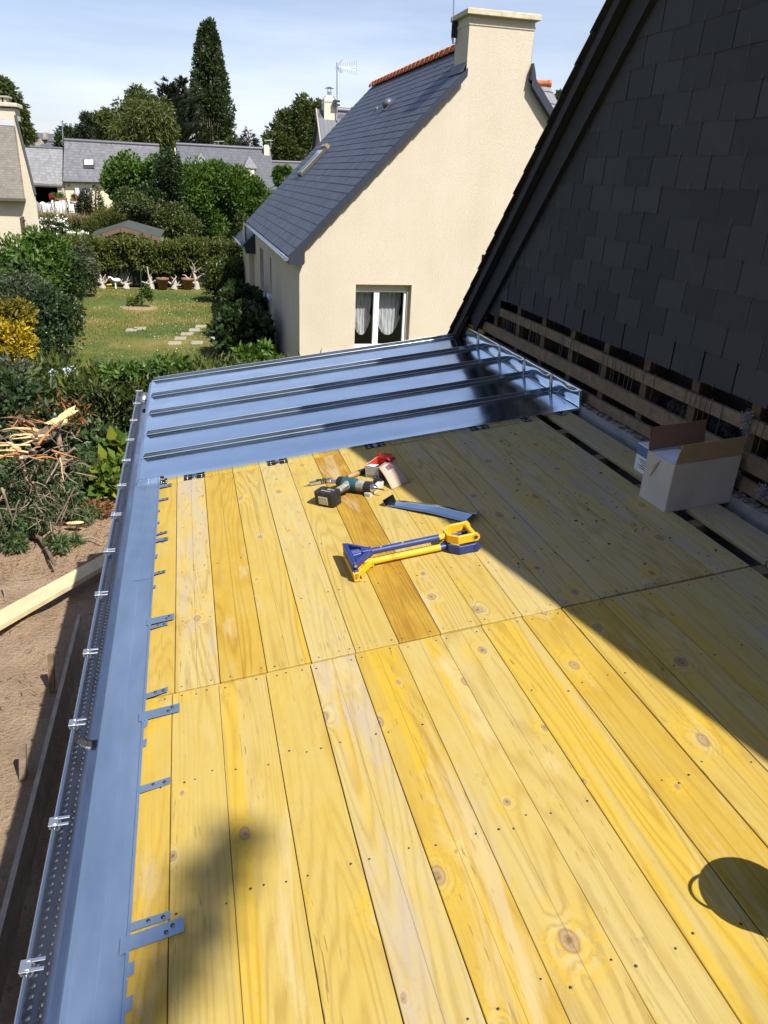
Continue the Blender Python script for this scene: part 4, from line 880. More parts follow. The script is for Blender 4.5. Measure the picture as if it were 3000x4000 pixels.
m = MB(); m.prism([(5.02,NY0-.11,zl(5.02)+.03),(5.12,NY0-.02,zl(5.12)+.10),(5.12,NY0+.8,zl(5.12)+.10),(5.02,NY0+.8,zl(5.02)+.03)], (0,0,.006)); m.build('flashing', M['lead'], ch)
# ridge tiles
m = MB(); yy_ = NY0+.76
while yy_ < NY1-.1:
    pr = [(RX+.125*math.cos(q), RZ-.03+.115*math.sin(q)) for q in np.linspace(-.25, math.pi+.25, 14)]
    m.grid([[(a_+(a_-RX)*g, yb_, b_+(b_-RZ+.03)*g) for a_, b_ in pr] for yb_, g in ((yy_, .16), (yy_+.07, .20), (yy_+.085, .02), (yy_+.40, -.06))]); yy_ += .37
m.build('ridge_tiles', M['tile'], nh, solid=.012)
def onroof(px, py, h=0.): return onpl(px, py, (EX-h*SL*cl, 0, EZ+h*cl), (-SL, 0, 1))
er = np.array([cl, 0, SL*cl]); nr = np.array([-SL*cl, 0, cl])
# skylight and vents
s0, s1 = onroof(1184, 690), onroof(1281, 582); sa = (s0[0]-EX)/cl; sb = (s1[0]-EX)/cl; yq = float(s0[1]+s1[1])/2; sw = .82
def RN(s, yv, h): return np.array([EX, 0, EZ])+er*s+nr*h+np.array([0, yv, 0])
def rbox(mb, sA, sB, yA, yB, h0, h1, mi=0): mb.hexa([RN(sA,yA,h0),RN(sA,yB,h0),RN(sB,yB,h0),RN(sB,yA,h0),RN(sA,yA,h1),RN(sA,yB,h1),RN(sB,yB,h1),RN(sB,yA,h1)], mi)
m = MB(); rbox(m, sa, sb, yq, yq+.05, .0, .085); rbox(m, sa, sb, yq+sw-.05, yq+sw, 0, .085); rbox(m, sa, sa+.06, yq+.05, yq+sw-.05, 0, .085); rbox(m, sb-.16, sb, yq+.05, yq+sw-.05, 0, .085); sk = m.build('skylight', plain('brown_roof_window', (.11,.085,.06), .5), nh)
m = MB(); rbox(m, sa+.05, sb-.14, yq+.04, yq+sw-.04, .075, .098); m.build('pane', plain('skylight_pane', (.40,.47,.55), .05, 0, .02), sk)
m = MB(); rbox(m, sb-.02, sb+.08, yq-.01, yq+sw+.01, .01, .12); m.build('hood', plain('tan_metal', (.30,.24,.15), .5), sk)
for (px, py, r) in ((1520, 413, .13), (1474, 430, .06)):
    c = onroof(px, py); s = (c[0]-EX)/cl; m = MB(); m.ball((0,0,0), (r, r, r*.8), 0, 14, 8, Matrix(((er[0],0,nr[0],0),(0,1,0,0),(er[2],0,nr[2],0),(0,0,0,1)))); m.v = [tuple(np.array(v)+c+nr*r*.5) for v in m.v]
    rbox(m, s-r*1.3, s+r*1.3, c[1]-r, c[1]+r, .012, .03); m.build('roof_vent', M['lead'], nh)
# low rear extension with its own gutter and downpipe
m = MB(); m.box((1.92, NY1+.01, GB), (6, NY1+2.6, -2.02)); m.build('extension_wall', M['cream'], nh)
m = MB(); m.prism([(1.70, NY1-.6, -2.06), (3.2, NY1-.6, -.65), (3.2, NY1-.6, -.72), (1.70, NY1-.6, -2.13)], (0, 3.4, 0)); m.prism([(1.74, NY1-.62, -2.05), (2.08, NY1-.62, -1.75), (2.08, NY1-.62, -2.3), (1.80, NY1-.62, -2.3)], (0, .3, 0)); m.build('extension_roof', M['slateN'], nh)
gutter_run(nh, 1.66, -2.06, NY1-.6, NY1+2.8)
m = MB(); m.tube([(1.80, NY1-.25, -1.45), (1.80, NY1-.25, -2.0)], .045, 12); m.build('downpipe', M['galva'], nh)
# roof of its rear wing seen behind the chimney
q = [at(2094, 331, 23), at(2148, 336, 23), at(2215, 470, 21.6), at(2110, 470, 21.6)]
m = MB(); m.prism([tuple(v) for v in q], (.15, .3, -.2)); wm = NT('pale_lit_slate'); br = wm.n('TexBrick'); wm.set(br.inputs['Vector'], wm.map(rot=(1.1, 0, 0))); br.inputs['Scale'].default_value = 3.2; br.inputs['Mortar Size'].default_value = .015
br.inputs['Color1'].default_value = (.20,.205,.22,1); br.inputs['Color2'].default_value = (.24,.245,.26,1); br.inputs['Mortar'].default_value = (.05,.05,.06,1); wm.p(br.outputs[0], .4); m.build('rear_wing_roof', wm.m, nh)
a, b = at(2075, 324, 23), at(2150, 329, 23); m = MB(); m.tube([a, a+(b-a)*.86, a+(b-a)*.87, b], [.085, .085, .105, .105], 14); m.build('rear_ridge_tile', M['tile'], nh)
# aerial on the chimney
t = thing('chimney_aerial', 'thin aerial mast with black panel strapped to the broad cream chimney', 'aerial', (5.06, 15.7, 1.9))
a, b = at(1769, 170, 15.7), at(1774, -60, 15.7); m = MB(); m.tube([a, b], .016, 8); m.build('mast', M['chrome'], t)
p = at(1776, 82, 15.72); q = at(1791, 150, 15.72); m = MB(); m.box((p[0]-.05, 15.66, q[2]), (q[0], 15.72, p[2])); m.build('panel', M['ink'], t)
m = MB(); m.tube([at(1767, 85, 15.65), at(1765, 150, 15.65), at(1770, 172, 15.65), at(1782, 165, 15.65)], .008, 6); m.build('cable', M['ink'], t)
# ------------------------------------------------------------------ house behind it with chimney and aerial
hb = thing('rear_house', 'slate house with tall pale chimney half hidden behind the blue slate roof', 'house', (8, 42, -4))
YB = 40.; wc = render_mat('pale_rear_render', (.60,.55,.44), (.70,.65,.53), 10, .2)
def box_at(mb, x0, y0, x1, y1, Y, dep, mi=0):
    a, b = at(x0, y0, Y), at(x1, y1, Y); mb.box((min(a[0], b[0]), Y, min(a[2], b[2])), (max(a[0], b[0]), Y+dep, max(a[2], b[2])), mi)
m = MB(); p, q = at(1267, 381, YB), at(1314, 475, YB); x0, x1 = p[0], q[0]; m.box((x0, YB, q[2]-.6), (x1, YB+.75, p[2]-.05)); m.hexa([(x0,YB,p[2]-.05),(x1,YB,p[2]-.05),(x1,YB+.75,p[2]-.05),(x0,YB+.75,p[2]-.05),(x0+.15,YB+.15,p[2]+.12),(x1-.15,YB+.15,p[2]+.12),(x1-.15,YB+.6,p[2]+.12),(x0+.15,YB+.6,p[2]+.12)]); c_ = m.build('chimney', wc, hb)
xm_ = (x0+x1)/2; m = MB(); m.tube([(xm_, YB+.35, p[2]+.1), (xm_, YB+.35, p[2]+.28)], .11, 12)
for k in range(4): m.tube([(xm_+.10*math.cos(k*1.57+.7), YB+.35+.10*math.sin(k*1.57+.7), p[2]+.25), (xm_+.10*math.cos(k*1.57+.7), YB+.35+.10*math.sin(k*1.57+.7), p[2]+.42)], .015, 6)
m.lathe([(.24, 0), (.0, .08)], 14, 0, Matrix.Translation((xm_, YB+.35, p[2]+.42))); m.build('cowl', M['galva'], c_)
m = MB(); zz = at(1280, 398, YB)[2]; m.box((x0-.01, YB-.01, zz-.025), (x1+.03, YB+.76, zz+.025)); m.build('strap', M['brk'], c_)
r0, r1 = at(1262, 437, YB+.4), at(1400, 433, YB+.4); zt = at(1330, 433, YB+.4)[2]; zb = -1.5
m = MB(); m.prism([(x0-.3, YB+.4, zt), (x1+14, YB+.4, zt), (x1+14, YB-3.6, zb), (x0-.3, YB-3.6, zb)], (0, .02, -.08)); m.prism([(x0-.3, YB+.4, zt), (x1+14, YB+.4, zt), (x1+14, YB+4.4, zb), (x0-.3, YB+4.4, zb)], (0, .02, -.08))
rs = NT('rear_slates'); br = rs.n('TexBrick'); rs.set(br.inputs['Vector'], rs.map(rot=(.8, 0, 0))); br.inputs['Scale'].default_value = 2.5; br.inputs['Mortar Size'].default_value = .02; br.inputs['Color1'].default_value = (.10,.105,.125,1); br.inputs['Color2'].default_value = (.13,.135,.155,1); br.inputs['Mortar'].default_value = (.05,.05,.06,1); rs.p(br.outputs[0], .45); m.build('roof', rs.m, hb)
m = MB(); m.tube([(x1, YB+.4, zt+.03), (x1+14, YB+.4, zt+.03)], .12, 8)
for k in range(8): m.tube([(x1+.8+k*1.1, YB+.4, zt+.04), (x1+.9+k*1.1, YB+.4, zt+.04)], .17, 8)
m.build('ridge_tiles', M['lead'], hb)
m = MB(); m.add([(x0-.15, YB+.38, zt-.05), (x0-.15, YB-3.5, zb), (x0-.15, YB-3.5, -4.2), (x0-.15, YB+4.3, -4.2), (x0-.15, YB+4.3, zb)], [(0,1,2,3,4)]); m.prism([(x0-.35, YB+.4, zt+.05), (x0-.35, YB-3.6, zb+.05), (x0-.35, YB-3.6, zb-.15), (x0-.35, YB+.4, zt-.15)], (.06, 0, 0), 0); m.build('gable_wall', plain('rear_gable', (.33,.29,.24), .9), hb)
t = thing('roof_aerial', 'tall television aerial mast clamped to the pale chimney of the rear house', 'aerial', (x1, YB, zt))
b0_ = at(1317, 475, YB-.1); tp = at(1316, 243, YB-.1); m = MB(); m.tube([b0_, tp], .03, 8); m.build('mast', M['galva'], t)
m = MB(); a, b = at(1322, 262, YB-.1), at(1392, 265, YB-.1); m.tube([a, b], .018, 6)
for k in range(9):
    c = a+(b-a)*(k/8); hh = .12+.20*(k/8); m.tube([c-np.array([0, 0, hh]), c+np.array([0, 0, hh])], .008, 5)
m.tube([at(1322, 262, YB-.1), at(1390, 256, YB-.1)], .010, 5); m.tube([at(1322, 262, YB-.1), at(1390, 275, YB-.1)], .010, 5); m.build('boom', M['galva'], t)
m = MB(); m.tube([at(1318, 256, YB-.1), at(1338, 234, YB-.1)], .014, 6); a, b = at(1318, 262, YB-.1), at(1336, 285, YB-.1); m.tube([a, b], .014, 6)
for k in range(5): c = a+(b-a)*(k/5); m.tube([c+np.array([-.1, 0, -.06]), c+np.array([.1, 0, .06])], .008, 5)
m.build('reflector', M['galva'], t)
m = MB()
for py in (395, 410): p = at(1312, py, YB-.1); m.box((p[0]-.12, YB-.2, p[2]-.04), (p[0]+.18, YB-.02, p[2]+.04))
m.build('clamp', M['ink'], t)
# ------------------------------------------------------------------ left house
YL = 31.
lh = thing('left_house', 'pale cream gable at the left edge with a slate hung panel and steep black verge', 'house', (-8, 33, -4))
def pl(px, py, Y=YL): return tuple(at(px, py, Y))
e1, e2, e3 = at(62, 463, YL), at(136, 754, YL), at(160, 959, YL)
m = MB(); fr = [(-14, YL, e1[2]), tuple(e1), tuple(e2), (e2[0]+.02, YL, -4.3), (-14, YL, -4.3)]; m.prism(fr, (-4, 9, 0)); m.build('gable_wall', M['cream2'], lh)
c0, c1 = at(0, 424, YL), at(57, 424, YL); m = MB(); m.prism([(-14, YL-.003, e1[2]-.05), (e1[0]-.01, YL-.003, e1[2]-.05), (c1[0], YL-.003, c1[2]), (-14, YL-.003, c1[2])], (0, .9, 0)); c_ = m.build('chimney', M['cream2'], lh)
m = MB(); k0, k1 = at(66, 419, YL-.1), at(60, 402, YL-.1); m.box((-14, YL-.10, k0[2]), (k0[0], YL+1, k1[2])); m.build('cap', plain('left_cap', (.55,.5,.38), .9, 0, .2, 4), c_, bevel=.02)
m = MB(); k2 = at(32, 380, YL+.3); m.box((-14, YL+.1, k2[2]-.02), (k2[0]+.05, YL+.7, k2[2]+.03))
for px in (2, 20): q = at(px, 390, YL+.3); m.box((q[0]-.03, YL+.15, k1[2]), (q[0]+.06, YL+.65, k2[2]))
m.build('pot', plain('left_pot', (.34,.31,.26), .9), c_)
m = MB(); m.prism([(e1[0]-.02, YL-.05, e1[2]+.1), (e2[0]+.0, YL-.05, e2[2]-.05), (e2[0]+.06, YL-.05, e2[2]-.05), (e1[0]+.05, YL-.05, e1[2]+.1)], (-4, 9.1, 0)); m.build('verge', M['lead'], lh)
sp0, sp1 = at(53, 492, YL-.3), at(52, 774, YL-.3); shm = NT('fibre_slate_cladding'); br = shm.n('TexBrick'); shm.set(br.inputs['Vector'], shm.map(rot=(math.pi/2, 0, 0))); br.inputs['Scale'].default_value = 6.6; br.inputs['Mortar Size'].default_value = .018; br.inputs['Row Height'].default_value = .50; br.inputs['Brick Width'].default_value = .95
br.inputs['Color1'].default_value = (.27,.245,.215,1); br.inputs['Color2'].default_value = (.34,.31,.27,1); br.inputs['Mortar'].default_value = (.10,.09,.08,1); shm.p(shm.mix(shm.rng(shm.noise(shm.co(), 1.5, 5, .7), .45, .75, 0, .45), br.outputs[0], (.12,.11,.09)), .8); shm.bump(br.outputs[1], -.4, .02)
m = MB(); m.box((-14, YL-.30, sp1[2]), (sp0[0], YL-.004, sp0[2])); pn = m.build('slate_cladding', shm.m, lh)
m = MB(); m.prism([(-14, YL-.30, sp0[2]), (sp0[0]+.01, YL-.30, sp0[2]), (sp0[0]-.02, YL-.004, sp0[2]+.16), (-14, YL-.004, sp0[2]+.16)], (0, -.012, .004)); m.build('lead_cover', plain('pale_lead', (.30,.32,.38), .5), pn)
m = MB(); m.box((-14, YL-.34, sp1[2]-.09), (sp0[0]+.02, YL-.02, sp1[2]-.002)); m.build('sill', plain('dark_sill', (.09,.085,.08), .7), pn)
q = at(60, 612, YL-.03); m = MB(); m.hexa([(q[0]-.035, YL-.10, q[2]), (q[0]+.035, YL-.10, q[2]), (q[0]+.035, YL-.002, q[2]), (q[0]-.035, YL-.002, q[2]), (q[0]-.035, YL-.1, q[2]+.04), (q[0]+.035, YL-.1, q[2]+.04), (q[0]+.035, YL-.002, q[2]+.04), (q[0]-.035, YL-.002, q[2]+.04)]); m.build('vent', M['lead'], lh)
q = at(79, 722, YL-.05); m = MB(); m.box((q[0]-.07, YL-.12, q[2]-.05), (q[0]+.07, YL-.002, q[2]+.04)); m.build('lamp', M['pvc'], lh)
# ------------------------------------------------------------------ terrace of houses at the back
def far_slate(nm, c1, c2):
    a = NT(nm); br = a.n('TexBrick'); a.set(br.inputs['Vector'], a.map(rot=(.64, 0, 0))); br.inputs['Scale'].default_value = 2.6; br.inputs['Mortar Size'].default_value = .012; br.inputs['Bias'].default_value = 0
    br.inputs['Color1'].default_value = (*c1, 1); br.inputs['Color2'].default_value = (*c2, 1); br.inputs['Mortar'].default_value = (*[x*.6 for x in c1], 1); n = a.noise(a.co(), .7, 5, .6)
    a.p(a.mix(a.rng(n, .4, .7, 0, .4), br.outputs[0], c1), .55); return a.m
M['fsA'] = far_slate('light_grey_slate', (.17,.17,.175), (.24,.24,.245)); M['fsB'] = far_slate('mid_grey_slate', (.115,.115,.125), (.175,.175,.185)); M['fsC'] = far_slate('blue_grey_slate', (.085,.088,.10), (.115,.12,.135))
M['fwall'] = render_mat('far_cream_wall', (.66,.57,.40), (.72,.63,.46), 3, .05)
def roof_quad(mb, TL, TR, BR_, BL, th=.15): mb.prism([TL, TR, BR_, BL], (0, .02, -th))
def P_(px, py, Y): return tuple(at(px, py, Y))
ha = thing('garage_house', 'low grey slate roofed house with an open dark garage at the far left', 'house', (-10.5, 72, -3.4))
m = MB(); roof_quad(m, P_(96, 574, 73.5), P_(245, 581, 73.5), P_(242, 722, 70), P_(112, 714, 70)); m.build('roof', M['fsA'], ha)
A0, A1 = at(112, 716, 70.2), at(249, 722, 70.2); m = MB(); gx0, gx1 = at(133, 760, 70.2)[0], at(227, 760, 70.2)[0]; gzt = at(180, 731, 70.2)[2]
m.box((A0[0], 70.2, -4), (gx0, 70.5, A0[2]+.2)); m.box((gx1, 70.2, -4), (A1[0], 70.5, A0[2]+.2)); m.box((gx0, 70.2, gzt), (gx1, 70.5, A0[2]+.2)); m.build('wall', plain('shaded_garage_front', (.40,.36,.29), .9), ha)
m = MB(); m.box((gx0-.5, 73.4, -4), (gx1+.5, 73.5, gzt+.5)); m.box((gx0-.1, 70.6, gzt+.02), (gx1+.1, 73.4, gzt+.1)); m.box((gx0-.1, 70.5, -4), (gx0-.04, 73.4, gzt)); m.box((gx1+.04, 70.5, -4), (gx1+.1, 73.4, gzt)); m.build('garage_interior', M['dark'], ha)
m = MB(); m.tube([P_(96, 573, 73.5), P_(245, 580, 73.5)], .10, 8); m.build('ridge_tiles', M['lead'], ha)
hB = thing('skylight_house', 'grey slate roofed cream house with one white roof window and blue shutters', 'house', (-5.5, 72, -3.4))
m = MB(); roof_quad(m, P_(251, 548, 74), P_(622, 570, 74), P_(626, 715, 70), P_(246, 706, 70)); m.build('roof', M['fsB'], hB)
m = MB(); m.tube([P_(251, 546, 74), P_(622, 568, 74)], .14, 8); m.build('ridge_tiles', M['lead'], hB)
B0, B1 = at(250, 706, 70.3), at(624, 715, 70.3); m = MB(); m.box((B0[0], 70.3, -4), (B1[0], 77.5, B0[2]+.1)); m.prism([(B0[0], 70.35, B0[2]), (B0[0], 74, B0[2]+2.9), (B0[0], 77.4, B0[2])], (.1, 0, 0)); m.build('wall', M['fwall'], hB)
m = MB(); n_ = np.array([0, -.62, .78]); 
def rquad(mb, x0, y0, x1, y1, Ya, Yb, lift):
    q = [np.array(at(x0, y1, Yb)), np.array(at(x1, y1, Yb)), np.array(at(x1, y0, Ya)), np.array(at(x0, y0, Ya))]; mb.prism([tuple(v+n_*lift) for v in q], tuple(n_*.08))
def ydep(py): return 70+4*(710-py)/(710-558)
rquad(m, 326, 628, 369, 661, ydep(628), ydep(661), .02); s_ = m.build('skylight', M['ink'], hB)
m = MB(); rquad(m, 331, 632, 365, 650, ydep(632), ydep(650), .11); m.build('blind', M['pvc'], s_)
m = MB(); rquad(m, 517, 638, 556, 665, ydep(638), ydep(665), .02); s_ = m.build('skylight', M['ink'], hB); m = MB(); rquad(m, 522, 643, 552, 660, ydep(643), ydep(660), .11); m.build('blind', M['pvc'], s_)
m = MB(); m.tube([P_(246, 708, 69.95), P_(626, 717, 69.95)], .07, 8); m.build('gutter', M['lead'], hB)
m = MB(); box_at(m, 314, 736, 352, 768, 70.1, .25); w_ = m.build('window', M['ink'], hB)
m = MB(); box_at(m, 317, 736, 320, 768, 70.05, .04); box_at(m, 333, 736, 337, 800, 70.05, .04); box_at(m, 337, 752, 350, 790, 70.05, .04); m.build('frame', M['pvc'], w_)
for (a_, b_, c_, d_) in ((292, 733, 312, 768), (352, 735, 362, 780)): m = MB(); box_at(m, a_, b_, c_, d_, 70.15, .06); m.build('shutter', plain('pale_blue_shutter', (.50,.53,.62), .6), hB)
m = MB(); box_at(m, 265, 722, 271, 727, 70.15, .15); m.build('lamp', M['ink'], hB)
hc = thing('dormer_house', 'blue grey slate roofed house with two pointed dormers and a small chimney', 'house', (4, 72, -3.4))
m = MB(); roof_quad(m, P_(688, 565, 74), P_(1057, 585, 74), P_(1075, 740, 70), P_(694, 728, 70)); roof_quad(m, P_(1058, 633, 73.6), P_(1200, 638, 73.6), P_(1210, 745, 70.2), P_(1066, 740, 70.2)); m.build('roof', M['fsC'], hc)
m = MB(); m.tube([P_(688, 563, 74), P_(1057, 583, 74)], .14, 8); m.tube([P_(1060, 631, 73.6), P_(1200, 636, 73.6)], .12, 8); m.build('ridge_tiles', M['lead'], hc)
C0 = at(690, 728, 70.3); m = MB(); m.box((C0[0], 70.3, -4), (C0[0]+11.5, 77, C0[2])); m.prism([(C0[0], 70.3, C0[2]), (C0[0], 74, C0[2]+2.95), (C0[0], 77, C0[2])], (.1, 0, 0)); m.build('wall', M['fwall'], hc)
for (ax, ay, bx0, bx1, by, wy) in ((784, 600, 754, 818, 647, 680), (973, 611, 953, 1006, 658, 690)):
    Yf = 70.6; T_ = at(ax, ay, Yf+1.7); l_, r_ = at(bx0, by, Yf), at(bx1, by+2, Yf); cz = l_[2]; m = MB()
    m.add([tuple(T_), tuple(l_), tuple(r_), (r_[0], Yf+2.6, cz+.2), (l_[0], Yf+2.6, cz+.2)], [(0,1,2),(0,2,3),(0,4,1)]); d_ = m.build('dormer', M['fsA'], hc, solid=.08)
    w0, w1 = at(bx0+6, by+3, Yf+.1), at(bx1-6, wy+10, Yf+.1); m = MB(); m.box((w0[0], Yf+.1, w1[2]-.4), (w1[0], Yf+2.2, cz)); m.build('cheek', M['fsC'], d_); m = MB(); m.box((w0[0]+.12, Yf+.05, w1[2]-.35), (w1[0]-.12, Yf+.098, cz-.06)); m.build('window', plain('cream_blind', (.62,.58,.42), .6), d_)
m = MB(); a_, b_ = at(1031, 566, 73.4), at(1053, 607, 73.4); m.box((a_[0], 73.4, b_[2]-.5), (b_[0], 74, a_[2]-.12)); m.hexa([(a_[0],73.4,a_[2]-.12),(b_[0],73.4,a_[2]-.12),(b_[0],74,a_[2]-.12),(a_[0],74,a_[2]-.12),(a_[0]+.08,73.45,a_[2]+.02),(b_[0]-.08,73.45,a_[2]+.02),(b_[0]-.08,73.95,a_[2]+.02),(a_[0]+.08,73.95,a_[2]+.02)]); m.build('chimney', wc, hc)
t = thing('ridge_aerial', 'small horizontal aerial on the ridge of the dormer house', 'aerial', (2.7, 74, 1.9)); m = MB(); m.tube([at(838, 553, 74), at(876, 552, 74)], .035, 6); m.tube([at(853, 572, 74), at(853, 553, 74)], .035, 6); m.build('boom', M['galva'], t)
t = thing('chimney_top_aerial', 'small aerial above the little chimney of the dormer house', 'aerial', (7, 74, 2.2)); m = MB(); m.tube([at(1032, 548, 74), at(1066, 549, 74)], .03, 6); m.tube([at(1058, 580, 74), at(1058, 540, 74)], .03, 6); m.build('boom', M['galva'], t)
t = thing('gable_aerial', 'thin television aerial standing at the left end of the skylight house roof', 'aerial', (-9.2, 74, 1.7)); m = MB(); m.tube([at(247, 560, 74), at(243, 480, 74)], .05, 6); m.build('mast', M['galva'], t); m = MB(); m.tube([at(243, 484, 74), at(264, 483, 74)], .04, 6); m.tube([at(240, 480, 74), at(247, 472, 74)], .06, 6); m.tube([at(244, 487, 74), at(250, 496, 74)], .05, 6); m.build('boom', M['galva'], t)
# roofs still farther away
hd = thing('white_chimney_house', 'dark slate roof end with a white chimney between the left gable and the garage house', 'house', (-13, 84, -3))
m = MB(); YQ = 84.; m.prism([P_(75, 530, YQ), P_(126, 540, YQ), P_(134, 590, YQ-2), P_(120, 680, YQ-5), P_(75, 680, YQ-5)], (0, 1, 0)); m.build('roof', M['fsC'], hd)
m = MB(); m.prism([P_(91, 522, YQ-.4), P_(106, 519, YQ-.4), P_(122, 523, YQ-.4), P_(123, 550, YQ-.4), P_(92, 548, YQ-.4)], (0, .6, 0)); m.prism([P_(118, 548, YQ-.3), P_(125, 548, YQ-.3), P_(133, 575, YQ-.3), P_(118, 575, YQ-.3)], (0, .3, 0)); m.build('chimney', M['pvc'], hd)
he = thing('manor_house', 'long dark roofed stone building on the skyline beyond the garage house', 'house', (-16, 150, 0))
YM = 150.; m = MB(); roof_quad(m, P_(128, 517, YM+3), P_(232, 524, YM+3), P_(232, 552, YM), P_(128, 548, YM)); m.build('roof', M['fsC'], he)
m = MB(); m.prism([P_(128, 548, YM+.1), P_(232, 552, YM+.1), P_(232, 600, YM+.1), P_(128, 600, YM+.1)], (0, 3, 0)); m.prism([P_(140, 560, YM-1), P_(155, 541, YM-1), P_(170, 560, YM-1), P_(170, 580, YM-1), P_(140, 580, YM-1)], (0, 1, 0)); m.build('wall', plain('old_stone', (.27,.24,.19), .95, 0, .3, 1.2), he)
m = MB(); m.prism([P_(168, 517, YM-.5), P_(180, 517, YM-.5), P_(184, 545, YM-.5), P_(168, 545, YM-.5)], (0, 1.5, 0)); m.build('chimney', plain('old_stone_stack', (.30,.26,.21), .95, 0, .3, 1.2), he)
m = MB(); roof_quad(m, P_(160, 562, 120), P_(222, 560, 120), P_(222, 590, 117), P_(150, 590, 117)); m.build('low_roof', M['fsC'], he)
t = thing('church_tower', 'small grey stone tower rising over the trees left of the willow', 'tower', (-22, 200, 5)); m = MB(); box_at(m, 270, 481, 279, 500, 200, 1.5); m.build('top_stage', plain('tower_stone', (.25,.22,.2), .95), t); m = MB(); m.prism([P_(272, 498, 199), P_(279, 498, 199), P_(292, 530, 199), P_(264, 530, 199)], (0, 3, 0)); m.build('shaft', plain('tower_stone_low', (.24,.22,.2), .95), t)
# unseen house added behind the camera to darken the reflections in the zinc
t = thing('added_house_behind', 'plain slate roofed house added out of view for dark reflections in the zinc', 'house', (-4, -14, -3)); m = MB(); m.box((-16, -15, -4), (1.0, -12, -.6)); m.build('wall', plain('grey_house_wall', (.2,.18,.15), .9), t); m = MB(); m.prism([(-16.3, -11.8, -.6), (1.2, -11.8, -.6), (1.2, -15, 2.6), (-16.3, -15, 2.6)], (0, -.1, -.05)); m.build('roof', M['slate'], t)
# ------------------------------------------------------------------ leaves
M['lf_hedge'] = leafmat('conifer_hedge_green', (.022,.040,.008), (.050,.075,.012), (.110,.120,.022), .55, .15)
M['lf_laurel'] = leafmat('laurel_leaves', (.030,.070,.010), (.065,.135,.016), (.13,.22,.03), .5, .25)
M['lf_dark'] = leafmat('dark_shrub_leaves', (.012,.026,.010), (.028,.052,.016), (.055,.085,.028), .38, .15)
M['lf_grey'] = leafmat('grey_green_leaves', (.035,.050,.028), (.065,.085,.045), (.12,.13,.075), .5, .2)
M['lf_olive'] = leafmat('olive_foliage', (.038,.055,.009), (.088,.108,.016), (.17,.165,.03), .55, .2)
M['lf_yel'] = leafmat('yellow_shrub_leaves', (.22,.16,.01), (.52,.36,.012), (.72,.52,.03), .5, .3)
M['lf_poplar'] = leafmat('poplar_leaves', (.016,.030,.012), (.036,.058,.020), (.070,.095,.035), .45, .15)
M['lf_birch'] = leafmat('birch_leaves', (.032,.050,.014), (.066,.090,.022), (.12,.135,.035), .5, .2)
M['lf_willow'] = leafmat('willow_leaves', (.038,.052,.010), (.082,.098,.018), (.145,.150,.03), .5, .22)
M['lf_conif'] = leafmat('dark_conifer_needles', (.010,.018,.009), (.022,.032,.014), (.040,.050,.022), .6, .05)
M['lf_blue'] = leafmat('blue_spruce_needles', (.014,.022,.026), (.03,.042,.05), (.05,.065,.075), .6, .05)
M['lf_cut'] = leafmat('cut_cypress_foliage', (.030,.058,.022), (.065,.11,.040), (.14,.19,.065), .5, .2)
M['lf_brown'] = leafmat('dead_brown_leaves', (.09,.035,.012), (.22,.09,.03), (.36,.17,.06), .7, .15)
M['lf_grass'] = leafmat('grass_blades', (.030,.066,.005), (.058,.108,.008), (.12,.135,.022), .6, .25)
M['lf_straw'] = leafmat('dry_stalks', (.14,.11,.05), (.24,.18,.09), (.34,.26,.13), .8, .2)
M['lf_fig'] = leafmat('yellow_green_big_leaves', (.05,.10,.012), (.11,.17,.02), (.34,.31,.03), .45, .3)
M['pet_w'] = plain('white_petals', (.78,.77,.70), .7); M['pet_r'] = plain('red_petals', (.60,.02,.02), .6)
M['bark'] = plain('grey_brown_bark', (.13,.095,.065), .9, 0, .35, 30, .5, 60)
M['barkp'] = plain('pale_branch_bark', (.27,.20,.145), .85, 0, .3, 30, .5, 60)
M['torn'] = plain('fresh_torn_wood', (.66,.46,.22), .75, 0, .25, 25, .5, 60)
M['torno'] = plain('orange_torn_bark', (.40,.17,.05), .8, 0, .3, 25, .5, 60)
M['whitew'] = plain('whitewashed_trunk', (.40,.35,.31), .9, 0, .35, 14)
M['terra'] = plain('terracotta', (.20,.10,.06), .8, 0, .25, 10)
def trunk(parent, base, top, r, mat=None, n=7, wob=.06, name='trunk'):
    b, t = np.array(base, float), np.array(top, float); pts = [b+(t-b)*i/n+rng.normal(size=3)*np.array([wob, wob, 0])*(1 if 0 < i < n else 0) for i in range(n+1)]
    m = MB(); m.tube(pts, [r*(1-.75*i/n) for i in range(n+1)], 9)
    for k in range(5):
        p = pts[2+k % (n-2)]; d = rng.normal(size=3); d[2] = abs(d[2])+.5; d = unit(d)*np.linalg.norm(t-b)*.28; m.tube([p, p+d*.5+rng.normal(size=3)*.05, p+d], [r*.4, r*.25, r*.08], 6)
    return m.build(name, mat or M['bark'], parent)
def plant(name, label, cat, base, group=None): return thing(name, label, cat, base, group)
